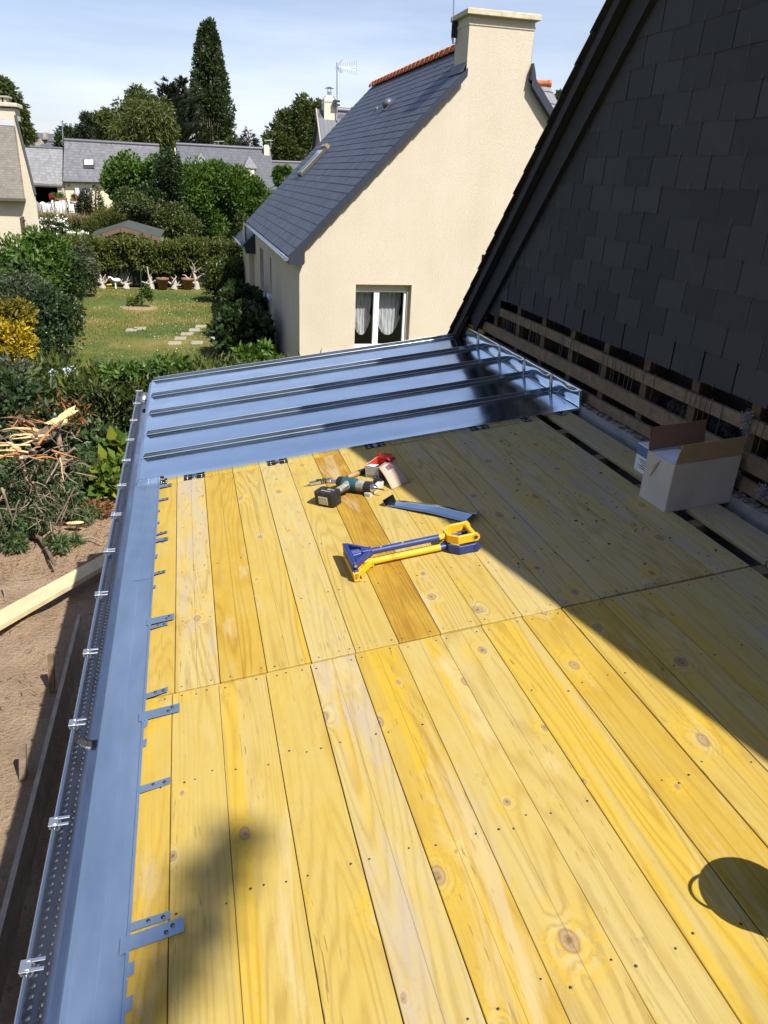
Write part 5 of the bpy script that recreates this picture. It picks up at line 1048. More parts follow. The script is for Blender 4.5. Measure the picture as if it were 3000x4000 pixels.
# lawn blades and daisies
n = 60000; x = -7.5+10*rng.random(n); y = 15+15.4*rng.random(n)**1.25; kp = (np.sin(x*1.3+1.2*np.sin(y*.8))+np.sin(y*1.1+x*.7+2)+.8*rng.normal(size=n)+.25*x) > -1.0; x = x[kp]; y = y[kp]; n = len(x); P = np.stack([x, y, np.full(n, -4.15)+.03*np.sin(x*.9+y*.4)], 1)
V = leaf_quads(P, np.tile([0,0,1.], (n,1)), .045, .012, 1., .55); o = fast_mesh('lawn_grass', V, np.arange(len(V)).reshape(-1,4), M['lf_grass'], None, np.repeat(rng.random(n), 4)); tag(o, 'short summer grass of the lawn', 'grass', kind='stuff')
n = 620; x = -4+6*rng.random(n); y = 17+12*rng.random(n)**1.6; x = np.where(rng.random(n) < .6, -1.0+2.2*rng.random(n), x); P = np.stack([x, y, np.full(n, -4.10)], 1); V = leaf_quads(P, np.tile([0,.0,1.], (n,1)), .022, .02, .2, 1.); o = fast_mesh('daisies', V, np.arange(len(V)).reshape(-1,4), M['pet_w']); tag(o, 'tiny white daisies sprinkled over the lawn', 'flowers', kind='stuff')
# ------------------------------------------------------------------ hedges
h = plant('near_hedge', 'clipped conifer hedge between the bare earth and the lawn', 'hedge', (-2, 10.8, -3.8))
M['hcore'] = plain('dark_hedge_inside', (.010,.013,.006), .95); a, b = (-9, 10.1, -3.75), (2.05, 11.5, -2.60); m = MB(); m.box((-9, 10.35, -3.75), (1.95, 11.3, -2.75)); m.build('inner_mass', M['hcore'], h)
foliage('foliage', hedge_pts(a, b, 52000, .12), .10, .026, M['lf_hedge'], h, .7, .8, .1)
foliage('shoots', [(p+np.array([0,0,.03]), q) for p, q in hedge_pts(a, b, 2600, .12, 't')], .16, .05, M['lf_olive'], h, .6, .7, -.4)
q = [blob(at(px, py, 10.6), (.3,.25,.12), 3, 40) for px, py in ((520,1432),(600,1428),(700,1440),(440,1445))]; foliage('broad_leaves', sum(q, []), .10, .05, M['lf_laurel'], h)
fh = plant('far_hedge', 'conifer hedge with bare brown top behind the whitewashed stumps', 'hedge', (-1, 31, -4.1))
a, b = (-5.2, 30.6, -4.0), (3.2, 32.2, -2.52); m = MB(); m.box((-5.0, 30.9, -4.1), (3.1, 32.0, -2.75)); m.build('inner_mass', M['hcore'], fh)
pts = hedge_pts(a, b, 26000, .16, 'tflr'); pts = [(p+np.stack([0*p[:,0], np.where(p[:,2] < -3.5, .35, 0), 0*p[:,0]], 1)+np.stack([0*p[:,0], .12*np.sin(p[:,0]*2.2), .05*np.sin(p[:,0]*1.7)], 1), n_) for p, n_ in pts]
foliage('foliage', pts, .17, .05, M['lf_olive'], fh, .7, .8, .25)
x = -3.2+6.2*rng.random(900); P = np.stack([x, 30.75+.3*rng.random(900), -2.62-.15*rng.random(900)], 1); foliage('bare_twigs', [(P, np.tile([0,-.6,.6], (900,1)))], .22, .015, M['lf_straw'], fh, .8, .7)
# whitewashed stumps, pots and oddments under it
stl = {0:'leftmost whitewashed stump at the foot of the far hedge', 1:'small whitewashed stump right of the pale bird ornament', 2:'thick whitewashed stump just left of the first terracotta pot', 3:'forked whitewashed stump between the two terracotta pots', 4:'tallest whitewashed stump right of the terracotta pots'}
for k, (px, py, hh, nb) in enumerate(((400,1122,.62,6), (492,1120,.40,4), (590,1121,.72,4), (680,1125,.55,3), (768,1124,1.05,4))):
    b = at(px, py, 30.45); b[2] = -4.15; s = plant('tree_stump', stl[k], 'stump', b, 'whitewashed hedge stumps'); m = MB(); m.tube([b, b+np.array([.02,0,.12]), b+np.array([.05*rng.normal(),0,.38*hh]), b+np.array([.08*rng.normal(),0,.62*hh])], [.13,.10,.065,.03], 9); m.build('trunk', M['whitew'], s)
    for i in range(nb):
        an = -1.1+2.2*i/max(1, nb-1)+rng.normal()*.12; d = np.array([math.sin(an)*.55, -.1, math.cos(an)*.8])*hh*(.75+.4*rng.random()); p = b+np.array([0,0,.15*hh*(1+rng.random())]); m = MB(); m.tube([p, p+d*.35+rng.normal(size=3)*.05, p+d*.7+rng.normal(size=3)*.06, p+d], [.048,.032,.02,.008], 7); q2 = p+d*.5; m.tube([q2, q2+np.array([.14*rng.normal(), 0, .20*hh])], [.022,.006], 5); m.build('branch', M['whitew'], s)
for px, lab in ((637, 'terracotta pot left of the forked white stump'), (734, 'terracotta pot right of the forked white stump')):
    b = at(px, 1122, 30.4); b[2] = -4.15; t = thing('flower_pot', lab, 'pot', b, 'terracotta pots under the hedge'); m = MB(); m.lathe([(0,0),(.15,0),(.21,.33),(.235,.33),(.235,.40),(.20,.40),(.19,.34),(0,.33)], 18, 0, Matrix.Translation(Vector(b))); m.build('pot', M['terra'], t)
b = at(452, 1120, 30.3); b[2] = -4.15; t = thing('bird_ornament', 'pale bird shaped garden ornament under the far hedge', 'ornament', b); m = MB(); m.tube([b, b+np.array([0,0,.25])], .03, 6); m.ball(b+np.array([.05,0,.31]), (.15,.08,.075)); m.tube([b+np.array([-.07,0,.33]), b+np.array([-.15,0,.41]), b+np.array([-.23,0,.40])], [.045,.026,.02], 8); m.build('body', M['pet_w'], t)
b = at(428, 1120, 30.2); t = thing('yellow_hose_end', 'short yellow pipe lying on the grass beside the bird ornament', 'pipe', b); m = MB(); m.tube([at(417,1113,30.2), at(437,1112,30.2)], .03, 7); m.build('pipe', M['yellowp'], t)
# rose bed with pole
b = at(557, 1190, 26.0); b[2] = -4.13; t = plant('rose_bush', 'two small rose bushes beside a thin green pole in the lawn', 'plant', b)
t['label'] = 'leafy little rose bush growing at the foot of the green pole'; foliage('foliage', blob(b+np.array([.12,0,.42]), (.2,.2,.42), 10, 60), .07, .04, M['lf_laurel'], t)
b2 = at(528, 1187, 26.2); b2[2] = -4.13; t = plant('rose_bush', 'low brownish rose bush left of the green pole', 'plant', b2); foliage('foliage', blob(b2+np.array([0,0,.2]), (.28,.2,.2), 8, 60), .07, .035, M['lf_olive'], t)
pb, ptp = at(556, 1192, 26), at(549, 1052, 26); t = thing('garden_pole', 'thin dark green pole standing in the middle of the lawn', 'pole', pb); m = MB(); m.tube([pb, ptp], .018, 7); m.build('pole', plain('dark_green_pole', (.02,.05,.03), .5), t)
m = MB(); m.lathe([(0,.02),(.5,.012),(.62,-.01)], 20, 0, Matrix.Translation((b[0]-.15, b[1], -4.135))); o = m.build('planting_bed', plain('dry_bed_soil', (.26,.19,.10), .95, 0, .3, 8)); tag(o, kind='structure')
slab = None
sl_l = ['stepping stone nearest the camera at left of the pair', 'stepping stone at right beside the shadow edge', 'second stepping stone of the diagonal row', 'third stepping stone of the diagonal row', 'fourth stepping stone of the diagonal row', 'farthest stepping stone near the bush shadow', 'pale stepping stone alone in the middle of the lawn', 'greyish stepping stone left of the lone pale one', 'stepping stone in the shade of the neighbour house']
for (px, py), lab in zip(((681,1345),(768,1343),(703,1326),(728,1309),(758,1293),(783,1279),(545,1287),(513,1293),(866,1340)), sl_l):
    p = onpl(px, py, (0,0,-4.14), (0,0,1))
    m = MB(); w_ = .15+.02*rng.random(); m.prism([(p[0]-w_, p[1]-.17, -4.15), (p[0]+w_, p[1]-.15, -4.15), (p[0]+w_+.02, p[1]+.17, -4.15), (p[0]-w_+.03, p[1]+.18, -4.15)], (0,0,.055))
    tag(m.build('stepping_stone', plain('stepping_stone_slab', (.30,.27,.20), .9, 0, .12, 5) if slab is None else slab, bevel=.01), lab, 'stone', 'stepping stones in the lawn'); slab = bpy.data.materials.get('stepping_stone_slab')
# ------------------------------------------------------------------ shrubs left of the lawn
def shrub(name, label, px, py, Y, r, nc, per, ln, wd, mat, cr=.36, droop=0., lift=0., base=-4.15, cat='shrub', grp=None):
    c = at(px, py, Y); t = plant(name, label, cat, (c[0], c[1], base), grp)
    foliage('foliage', blob(c, r, nc, per, cr, .45, base), ln, wd, mat, t, .7, .75, droop, lift)
    foliage('inner_leaves', blob(c, np.array(r)*.85, nc//2, per, cr, .02, base), ln*1.5, wd*1.7, mat, t, .3, 1.)
    m = MB(); m.tube([(c[0], c[1], base), (c[0]+.03, c[1], c[2]-r[2]*.2)], [.06, .04], 7); m.build('branches', M['lf_conif'], t)
    return t
shrub('laurel_bush', 'glossy bright green laurel in front of the cream wall at the left edge', 40, 1085, 22, (1.25,.9,1.05), 22, 130, .15, .06, M['lf_laurel'], lift=.3)
shrub('laurel_bush', 'green laurel growing at the corner of the cream left wall', 150, 1030, 24, (.95,.8,.95), 20, 130, .15, .06, M['lf_laurel'], lift=.3)
shrub('viburnum_bush', 'dark glossy bush between the laurel and the lawn', 240, 1080, 25, (.75,.9,1.0), 22, 140, .11, .05, M['lf_dark'])
shrub('grey_bush', 'grey green bush at the left end of the far hedge', 320, 1060, 28, (.55,.7,1.0), 18, 140, .10, .045, M['lf_grey'])
shrub('variegated_bush', 'pale mottled grey green bush above the yellow shrub', 85, 1160, 19.5, (.95,.7,.75), 20, 140, .085, .035, M['lf_grey'])
shrub('camellia_bush', 'large dark camellia overhanging the left side of the lawn', 175, 1270, 18.5, (.92,.8,.85), 30, 150, .085, .05, M['lf_dark'])
shrub('camellia_bush', 'low dark camellia behind the golden shrub', 130, 1370, 17.2, (.80,.7,.55), 20, 150, .08, .05, M['lf_dark'])
shrub('golden_shrub', 'bright yellow leaved shrub at the left edge of the picture', 35, 1345, 15.6, (.50,.5,.55), 22, 120, .08, .04, M['lf_yel'], lift=.3)
shrub('golden_shrub', 'taller olive yellow shrub behind the bright yellow one', 55, 1235, 17, (.45,.5,.42), 16, 100, .08, .04, leafmat('dull_gold_leaves', (.08,.08,.01), (.26,.20,.02), (.46,.34,.03), .5, .25), lift=.3)
shrub('hydrangea_bush', 'hydrangea bush covered in white flower heads behind the far hedge', 235, 912, 35, (1.1,.8,.65), 16, 90, .13, .06, M['lf_laurel'])
c = at(215, 888, 34.4); t = plant('white_rose_bush', 'bush dense with small white blooms beside the cream wall', 'shrub', (c[0], c[1], -4.15)); foliage('foliage', blob(c, (.75,.6,.5), 14, 100, .36), .10, .05, M['lf_dark'], t)
fb = blob(c+np.array([.05,-.35,.12]), (.72,.3,.45), 34, 7, .10, .3); tag(foliage('flowers', fb, .06, .06, M['pet_w'], t, .4, 1.), kind='stuff')
c = at(270, 925, 34.0); fl_ = blob(c+np.array([0,-.1,.05]), (.85,.35,.25), 22, 20, .09, .2); hy = bpy.data.objects.get('hydrangea_bush'); tag(foliage('flower_heads', fl_, .06, .07, M['pet_w'], hy, .6, .9), kind='stuff')
c = at(310, 908, 35.2); foliage('flower_heads', [clump(c, (.2,.12,.07), 110)], .06, .07, M['pet_w'], hy, .6, .9)
c = at(215, 868, 36.5); n = 420; P = np.array(c)+rng.normal(size=(n,3))*np.array([.55,.3,.16]); t = plant('ornamental_grass', 'tuft of dry feathery grass behind the white blooms', 'grass tuft', (c[0], c[1], -4.15)); foliage('stalks', [(P, np.tile([0.1,0,1.], (n,1)))], .40, .02, M['lf_straw'], t, 1., .35)
# shrubs right of the lawn, in the shade of the house
shrub('photinia_bush', 'round bush with yellowish tips at the far right corner of the lawn', 868, 1085, 27.5, (.80,.7,.80), 22, 130, .11, .05, leafmat('photinia', (.02,.04,.01), (.05,.08,.015), (.26,.22,.02), .4, .2))
shrub('lily_clump', 'clump of strap leaves by the far corner of the neighbour house', 955, 1098, 28, (.4,.5,.5), 10, 60, .45, .03, M['lf_olive'], lift=.6)
shrub('hydrangea_bush', 'dark broad leaved hydrangea in shade under the house window', 935, 1195, 21.5, (.62,1.2,.62), 22, 130, .17, .13, M['lf_dark'])
shrub('hydrangea_bush', 'nearer dark broad leaved hydrangea against the shaded house wall', 950, 1300, 18.6, (.68,1.4,.72), 26, 130, .17, .13, M['lf_dark'])
shrub('hydrangea_bush', 'sunlit broad leaved bush at the near corner of the shaded wall', 1020, 1410, 14.6, (.5,.35,.32), 10, 60, .16, .11, M['lf_laurel'])
# ------------------------------------------------------------------ garden shed and wire fence
sh = thing('garden_shed', 'dark brown wooden shed with low green felt roof behind the far hedge', 'shed', (-2.4, 37, -4.1)); YS = 36.
ap, lo, ro = at(477, 891, YS), at(338, 936, YS), at(628, 932, YS); d_ = at(503, 866, 38.6)-ap; felt = plain('green_roof_felt', (.045,.056,.050), .9, 0, .2, 3, .4, 40)
m = MB(); up = np.array([0,0,.04]); m.prism([tuple(lo+up), tuple(ap+up), tuple(ap+up+[0,0,.03]), tuple(lo+up+[0,0,.03])], tuple(d_)); m.prism([tuple(ap+up), tuple(ro+up), tuple(ro+up+[0,0,.03]), tuple(ap+up+[0,0,.03])], tuple(d_)); m.build('roof', felt, sh)
brn = plain('shed_brown_board', (.085,.05,.03), .7, 0, .25, 9); m = MB(); dn = np.array([0,0,-.13]); y_ = np.array([0,-.03,0])
m.prism([tuple(lo+y_+up), tuple(ap+y_+up), tuple(ap+y_+dn), tuple(lo+y_+dn)], (0,.03,0)); m.prism([tuple(ap+y_+up), tuple(ro+y_+up), tuple(ro+y_+dn), tuple(ap+y_+dn)], (0,.03,0)); m.prism([tuple(ap+y_*1.6+[-.06,0,.05]), tuple(ap+y_*1.6+[.06,0,.05]), tuple(ap+y_*1.6+[.06,0,-.14]), tuple(ap+y_*1.6+[0,0,-.22]), tuple(ap+y_*1.6+[-.06,0,-.14])], (0,.015,0)); m.build('bargeboard', plain('brown_bargeboard', (.15,.09,.06), .7), sh)
m = MB(); m.prism([tuple(lo+[.25,.06,-.05]), tuple(ap+[0,.06,0]), tuple(ro+[-.25,.06,-.05]), (ro[0]-.25, YS+.06, -4.1), (lo[0]+.25, YS+.06, -4.1)], (0,2.4,0)); m.build('wall', brn, sh)
pa, pb = at(84, 850, 25.5), at(102, 995, 25.5); t = thing('fence_post', 'brown wooden post leaning in front of the cream left wall', 'post', pb); m = MB(); dd = pb-pa; m.prism([tuple(pa+[-.055,0,0]), tuple(pa+[.055,0,.03]), tuple(pb+[.05,0,-.4]), tuple(pb+[-.06,0,-.4])], (0,.1,0)); m.build('post', brn, t)
m = MB()
for f_ in (.08, .5): q = pa+dd*f_+np.array([.07,0,0]); m.box(tuple(q-.025), tuple(q+.025))
m.build('insulator', M['ink'], t)
t = thing('wire_netting', 'sagging wire netting fence left of the brown post', 'fence', (-5, 25.4, -4)); m = MB(); 
for i in range(15):
    x0_, x1_ = at(-10+i*8, 965, 25.4), at(10+i*8, 1060, 25.4); m.tube([x0_+rng.normal(size=3)*.02, x1_], .004, 4)
for k in range(5): m.tube([at(-5+j*10, 965+k*16+6*math.sin(j*.9+k), 25.4) for j in range(13)], .004, 4)
m.build('netting', M['wire'], t)
# ------------------------------------------------------------------ street edge at the back: hedge, white fence, planters
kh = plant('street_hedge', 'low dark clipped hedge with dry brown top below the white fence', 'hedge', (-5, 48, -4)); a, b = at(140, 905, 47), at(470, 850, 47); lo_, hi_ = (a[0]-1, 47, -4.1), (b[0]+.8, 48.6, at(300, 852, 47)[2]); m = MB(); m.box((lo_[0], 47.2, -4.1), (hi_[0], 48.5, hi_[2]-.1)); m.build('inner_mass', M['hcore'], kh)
foliage('foliage', hedge_pts(lo_, hi_, 9000, .07, 'f'), .14, .06, M['lf_hedge'], kh); foliage('dry_top', [(p+np.array([0,0,.0]), q) for p, q in hedge_pts(lo_, hi_, 7000, .07, 't')], .10, .04, M['lf_straw'], kh, .6, .8)
m = MB(); p0, p1 = at(100, 842, 60), at(480, 850, 60); m.add([(p0[0]-3, 49, -3.45), (p1[0]+3, 49, -3.45), (p1[0]+3, 69.9, -3.40), (p0[0]-3, 69.9, -3.40)], [(0,1,2,3)]); tag(m.build('street', plain('pale_street', (.30,.26,.22), .9, 0, .1, 1.)), kind='structure')
YF = 60.; wp = plain('white_fence_paint', (.80,.80,.80), .5, 0, .02)
def fq(x0, y0, x1, y1, Y=YF): a, b = at(x0, y0, Y), at(x1, y1, Y); return a, b
t = thing('slatted_gate', 'white slatted wooden gate at the left end of the white garden wall', 'gate', at(180, 825, YF)); m = MB()
a, b = fq(156, 790, 202, 830)
for k in range(9): x_ = a[0]+(b[0]-a[0])*k/8.6; m.box((x_, YF, b[2]), (x_+.085, YF+.04, a[2]+.05*math.sin(k)))
m.box((a[0], YF+.04, b[2]+.1), (b[0], YF+.07, b[2]+.2)); m.box((a[0], YF+.04, a[2]-.2), (b[0], YF+.07, a[2]-.1)); m.build('slats', wp, t)
t = thing('white_garden_wall', 'low white wall with pillars carrying planters before the cream house', 'wall', at(225, 828, YF)); m = MB()
for (x0, y0, x1, y1) in ((200,781,213,828), (243,782,258,830), (297,785,313,833)): a, b = fq(x0, y0, x1, y1, YF-.05); m.box((a[0], YF-.12, b[2]-.1), (b[0], YF+.12, a[2]))
m.build('pillars', M['pvc'], t); a, b = fq(213, 786, 244, 828); m = MB(); m.box((a[0], YF-.04, b[2]-.1), (b[0], YF+.06, a[2])); m.build('panel', M['pvc'], t)
t = thing('panelled_gate', 'white panelled garden gate between two white pillars', 'gate', at(277, 832, YF)); m = MB(); a, b = fq(259, 785, 297, 832)
for k in range(6): x_ = a[0]+(b[0]-a[0])*(.08+.15*k); m.box((x_, YF, a[2]-.42), (x_+.09, YF+.04, a[2]-.03*k*.6))
m.box((a[0], YF, b[2]), (b[0], YF+.05, a[2]-.42)); m.box((a[0]+.1, YF-.02, b[2]+.12), (b[0]-.1, YF-.001, b[2]+.32)); m.box((a[0], YF, b[2]), (a[0]+.1, YF+.05, a[2]+.05)); m.box((b[0]-.08, YF, b[2]), (b[0], YF+.05, a[2]-.2)); m.build('leaf', wp, t)
for k, (px, py, w_, col, lab) in enumerate(((228, 770, .55, 0, 'long planter of green shrubs with red flowers on the white wall'), (292, 776, .30, 1, 'planter with a red geranium above the white gate'), (207, 772, .16, 1, 'small pot of pink flowers on the left white pillar'))):
    c = at(px, py, YF); t = thing('planter', lab, 'planter', c, 'planters on the white wall'); m = MB(); m.box((c[0]-w_, YF-.1, c[2]-.18), (c[0]+w_, YF+.1, c[2]-.02)); m.build('trough', M['terra'], t); foliage('foliage', blob(c+np.array([0,0,.10]), (w_,.2,.22), 8, 40), .10, .06, M['lf_laurel'], t); foliage('flowers', [clump(c+np.array([w_*(.6 if k == 1 else -.7),-.15,.08]), .10, 30 if col else 12)], .08, .08, M['pet_r'], t)
def cone_tree(name, label, px, ytop, ybot, Y, r, nl, ln, wd, mat, base_r=.9, droop=.2, cat='tree', layers=None):
    tp, bt = at(px, ytop, Y), at(px, ybot, Y); t = plant(name, label, cat, bt); H = tp[2]-bt[2]; PN = []
    K = layers or 40
    for k in range(K):
        f = (k+.5)/K; rr = r*(1-f)**base_r*(.75+.5*rng.random()); nn = max(6, int(nl*(1-f)**1.2/K*2.2)); an = rng.random(nn)*6.283; q = (.35+.65*rng.random(nn)**.6)*rr
        P = np.stack([bt[0]+np.cos(an)*q+(tp[0]-bt[0])*f, bt[1]+np.sin(an)*q, bt[2]+H*f+rng.normal(size=nn)*H/K*.5-q*droop], 1); PN.append((P, unit(np.stack([np.cos(an), np.sin(an), np.full(nn, .25)], 1))))
    foliage('crown', PN, ln, wd, mat, t, .9, .5, droop*.5); m = MB(); m.tube([(bt[0], bt[1], bt[2]-.3), tuple(bt+(tp-bt)*.95)], [r*.12, r*.01], 7); m.build('trunk', M['bark'], t); return t
cone_tree('topiary_cone', 'dark clipped cone conifer beside the white gate', 328, 736, 830, 59, .62, 2600, .14, .06, M['lf_conif'], .75, .0)
cone_tree('young_cypress', 'thin airy young conifer in front of the shuttered window', 372, 722, 820, 59, .62, 700, .20, .08, M['lf_grey'], .7, .0)
c = at(395, 836, 59); t = thing('raised_bed', 'low reddish planting bed in front of the cream house', 'flower bed', c); a, b = fq(312, 826, 430, 834, 59); m = MB(); m.box((a[0], 58.8, b[2]-.2), (b[0], 60.2, a[2])); m.build('border', plain('red_brown_edging', (.22,.09,.05), .8), t); foliage('flowers', [clump((at(405, 822, 59)), (.6,.3,.08), 90)], .08, .08, plain('orange_petals', (.55,.16,.03), .7), t)
c = at(147, 805, 58.5); t = thing('parked_car', 'silver grey car mostly hidden behind the left cream wall', 'car', c); m = MB(); a, b = at(110, 778, 58.5), at(158, 828, 58.5)
pr = [(0,0),(0,.42),(.08,.66),(.28,.72),(.46,.98),(.9,1.05),(2.2,1.05),(3.2,.75),(3.6,.6),(3.65,0)]; sc_ = (a[2]-b[2])/1.05; m.prism([(b[0]-x_*sc_*1.2, 58.5, b[2]+z_*sc_) for x_, z_ in pr], (0, 1.6*sc_, 0)); m.build('body', plain('silver_paint', (.40,.41,.43), .3, .5), t, bevel=.03)
m = MB(); m.tube([(b[0]-.62*sc_, 58.45, b[2]+.18*sc_), (b[0]-.62*sc_, 58.6, b[2]+.18*sc_)], .30*sc_, 16); m.build('wheel', M['blackp'], t); m = MB(); m.prism([(b[0]-x_*sc_*1.2, 58.49, b[2]+z_*sc_) for x_, z_ in ((.36,.74),(.52,.96),(.95,1.0),(1.0,.74))], (0,.005,0)); m.build('window', M['ink'], t)
# ------------------------------------------------------------------ trees and big bushes in the middle distance
def tree(name, label, crowns, Y, ln, wd, mat, tr, droop=0., lift=0., jit=.75, cat='tree', base=None, bark=None, cr=.34):
    """crowns: (px, py, rx_px, rz_px, nclumps, per)"""
    b = at(tr[0], tr[1], Y) if base is None else np.array(base); t = plant(name, label, cat, b); PN = []
    for (px, py, rx, rz, nc, per) in crowns:
        c = at(px, py, Y+rng.normal()*.2); k = Y/FPX; PN += blob(c, (rx*k, min(rx, rz)*k*.9, rz*k), nc, per, cr)
    foliage('crown', PN, ln, wd, mat, t, .7, jit, droop, lift); tp = at(tr[2], tr[3], Y); trunk(t, b, tp, tr[4], bark, 7, .05*Y/60); return t
tree('round_headed_tree', 'round headed green tree with dark trunk left of the laurel thicket', [(500,705,88,78,44,150)], 44, .20, .14, M['lf_laurel'], (482,812,490,700,.16))
tree('laurel_thicket', 'tall sunlit laurel thicket filling the middle of the gardens', [(640,700,75,90,34,150),(760,760,120,105,56,160),(880,740,95,95,44,150),(960,760,95,70,36,150),(820,690,90,50,26,150),(1010,820,75,75,30,140),(720,860,110,80,40,150),(840,860,95,80,36,150),(930,880,70,60,22,140)], 42, .20, .085, M['lf_laurel'], (780,960,780,760,.12), lift=.25, cat='bush')
tree('dark_tree', 'dark green bush growing up between the round tree and the laurels', [(660,690,55,95,26,150),(600,790,70,70,26,150)], 41, .15, .08, M['lf_dark'], (650,900,655,650,.12), cat='bush')
tree('mixed_shrub', 'rounded olive and dark green shrub behind the shed', [(600,850,95,75,40,160),(690,870,80,65,30,150),(520,790,65,55,24,150)], 39.5, .13, .07, M['lf_birch'], (610,930,610,800,.1), cat='bush')
tree('broom_bush', 'feathery yellow olive bush left of the shed roof', [(430,870,75,60,30,170),(380,890,50,40,16,150)], 41, .22, .025, M['lf_olive'], (430,930,430,850,.08), lift=.5, cat='bush')
tree('rambling_rose_bush', 'bush with small pink flowers beside the far gutter of the neighbour house', [(905,930,60,30,14,90),(945,890,35,60,14,90)], 37, .12, .07, M['lf_birch'], (920,960,920,900,.08), cat='bush')
tree('corner_bush', 'bright green bush peeping over the blue slate roof by the skylight', [(1110,690,38,32,14,130)], 36, .20, .10, M['lf_laurel'], (1110,760,1110,690,.1), cat='bush')
for a_ in ():
    pass
# far trees
YP = 110.; tp, bt = at(812, 85, YP), at(835, 575, YP); t = plant('poplar_tree', 'very tall dark columnar poplar on the skyline', 'tree', bt); PN = []; k_ = YP/FPX
prof = [(95,12),(140,27),(200,42),(260,52),(330,60),(400,70),(470,75),(530,70),(575,50)]
for i in range(250):
    f = rng.random()**.8; py = 95+f*480; w_ = np.interp(py, [a for a, b in prof], [b for a, b in prof]); cx = 812+26*f*f; u = (rng.random()*2-1); c = at(cx+u*w_*.85, py, YP); c[1] += (rng.random()*2-1)*w_*k_*.8
    PN.append(clump(c, (w_*k_*.22+.25, w_*k_*.22+.25, w_*k_*.38+.4), 95))
foliage('crown', PN, .42, .26, M['lf_poplar'], t, .7, .7, 0, .35)
m = MB()
for k in range(9):
    s0 = at(815+k*6-8, 575, YP-1.6); e0 = at(800+k*9-10, 470-8*abs(k-5)+30*rng.random(), YP-2.0+rng.normal()*.3); m.tube([s0, (s0+e0)/2+rng.normal(size=3)*.15, e0], [.10,.07,.03], 6)
m.tube([bt, at(812, 200, YP)], [.5,.1], 8); m.build('trunk', M['barkp'], t)
def cedar(name, label, px, ytop, ybot, wpx, Y):
    tp, bt = at(px, ytop, Y), at(px, ybot, Y); t = plant(name, label, 'tree', bt); H = tp[2]-bt[2]; R_ = wpx*Y/FPX; PN = []
    for k in range(130):
        f = 1-rng.random()**.75; an = rng.random()*6.283; L_ = R_*((1-f)**.62)*(.65+.45*rng.random())+.15; base = bt+(tp-bt)*f; d = np.array([math.cos(an), math.sin(an)*.8, .35]); nn = int(30+70*(1-f)); s = rng.random(nn)**.7
        P = base+d*L_*s[:,None]+np.stack([0*s, 0*s, .5*L_*s*s*.4], 1)+rng.normal(size=(nn,3))*np.array([.16,.16,.08])*(1.15-s[:,None]); PN.append((P, np.tile(unit(d+np.array([0,0,.3])), (nn,1))))
    foliage('crown', PN, .5, .12, M['lf_conif'], t, 1., .45, 0, .1); m = MB(); m.tube([bt, tp], [.4,.03], 8); m.build('trunk', M['bark'], t)
cedar('cypress_tree', 'dark ragged conifer with spiky top left of the poplar', 655, 318, 580, 82, 102); cedar('cypress_tree', 'dark conifer with narrow spire touching the poplar', 712, 308, 580, 66, 104)
tree('willow_tree', 'large olive green weeping tree behind the skylight house', [(590,480,85,85,44,150),(530,540,95,80,44,150),(640,530,40,110,26,130)], 86, .50, .10, M['lf_willow'], (560,640,560,480,.35), droop=.55)
tree('birch_tree', 'taller pale birch rising left above the willow', [(548,400,48,48,24,110),(500,440,55,50,22,100),(560,450,60,50,20,110)], 92, .42, .16, M['lf_birch'], (540,600,545,420,.3), droop=.35)
tree('broad_tree', 'rounded green tree left of the willow', [(430,490,62,52,28,120),(465,530,60,60,24,120)], 90, .42, .18, M['lf_birch'], (440,600,440,480,.3), droop=.25)
tree('pine_tree', 'small dark pine at the left of the tree group', [(345,478,38,26,14,90),(310,520,30,26,10,80),(365,520,50,40,16,100)], 96, .40, .10, M['lf_conif'], (340,580,345,470,.3))
tree('dark_round_tree', 'dark green low tree behind the garage house', [(265,545,40,38,18,110),(235,560,25,25,8,90)], 100, .40, .2, M['lf_dark'], (262,620,262,550,.3))
tree('left_tree', 'loose hanging tree rising behind the left house chimney', [(15,400,60,65,30,110),(60,460,38,60,22,100),(98,515,28,38,14,90),(12,340,26,32,10,80)], 55, .30, .12, M['lf_birch'], (40,640,35,400,.22), droop=.3)
cone_tree('blue_spruce', 'small blue grey spruce on the ridge line right of the poplar', 970, 505, 590, 96, 1.5, 900, .5, .12, M['lf_blue'], .8, .15, layers=16)
tree('grove_tree', 'group of light green birches behind the rear house chimney', [(1110,510,45,70,24,120),(1180,480,45,85,28,120),(1225,500,35,95,24,110),(1140,590,85,60,28,120),(1075,560,45,55,16,110)], 80, .40, .17, M['lf_birch'], (1150,680,1160,500,.3), lift=.15)
tree('low_green_tree', 'low round tree between the poplar and the blue spruce', [(905,560,30,20,8,80),(945,575,25,12,6,60)], 105, .4, .2, M['lf_birch'], (905,600,905,560,.2))
tree('garden_tree', 'bit of green tree between the neighbour house and the dark slate roof', [(2190,395,38,38,12,90)], 30, .12, .07, M['lf_birch'], (2190,520,2190,400,.1))
t = plant('tree_belt', 'distant dark belt of trees along the horizon', 'trees', (0, 220, -3)); PN = []
for i in range(170): x_ = -150+330*rng.random(); PN.append(clump((x_, 190+60*rng.random(), -1+3.0*rng.random()), (6, 5, 3.6), 60))
o = foliage('far_wood', PN, 2.0, 1.2, M['lf_poplar']); tag(o, 'distant belt of woodland along the horizon', 'woodland', kind='stuff'); bpy.data.objects.remove(t)
PN = []
for i in range(130): x_ = -22+34*rng.random(); PN.append(clump((x_, -12.5-3*rng.random(), -3+12.5*rng.random()**.8), (1.8,1.2,1.7), 120, .5))
o = foliage('added_wood_behind', PN, .8, .5, M['lf_dark']); tag(o, 'dark row of trees added behind the camera for reflections in the zinc', 'woodland', kind='stuff')  # tree row invented out of view so the seams mirror something dark
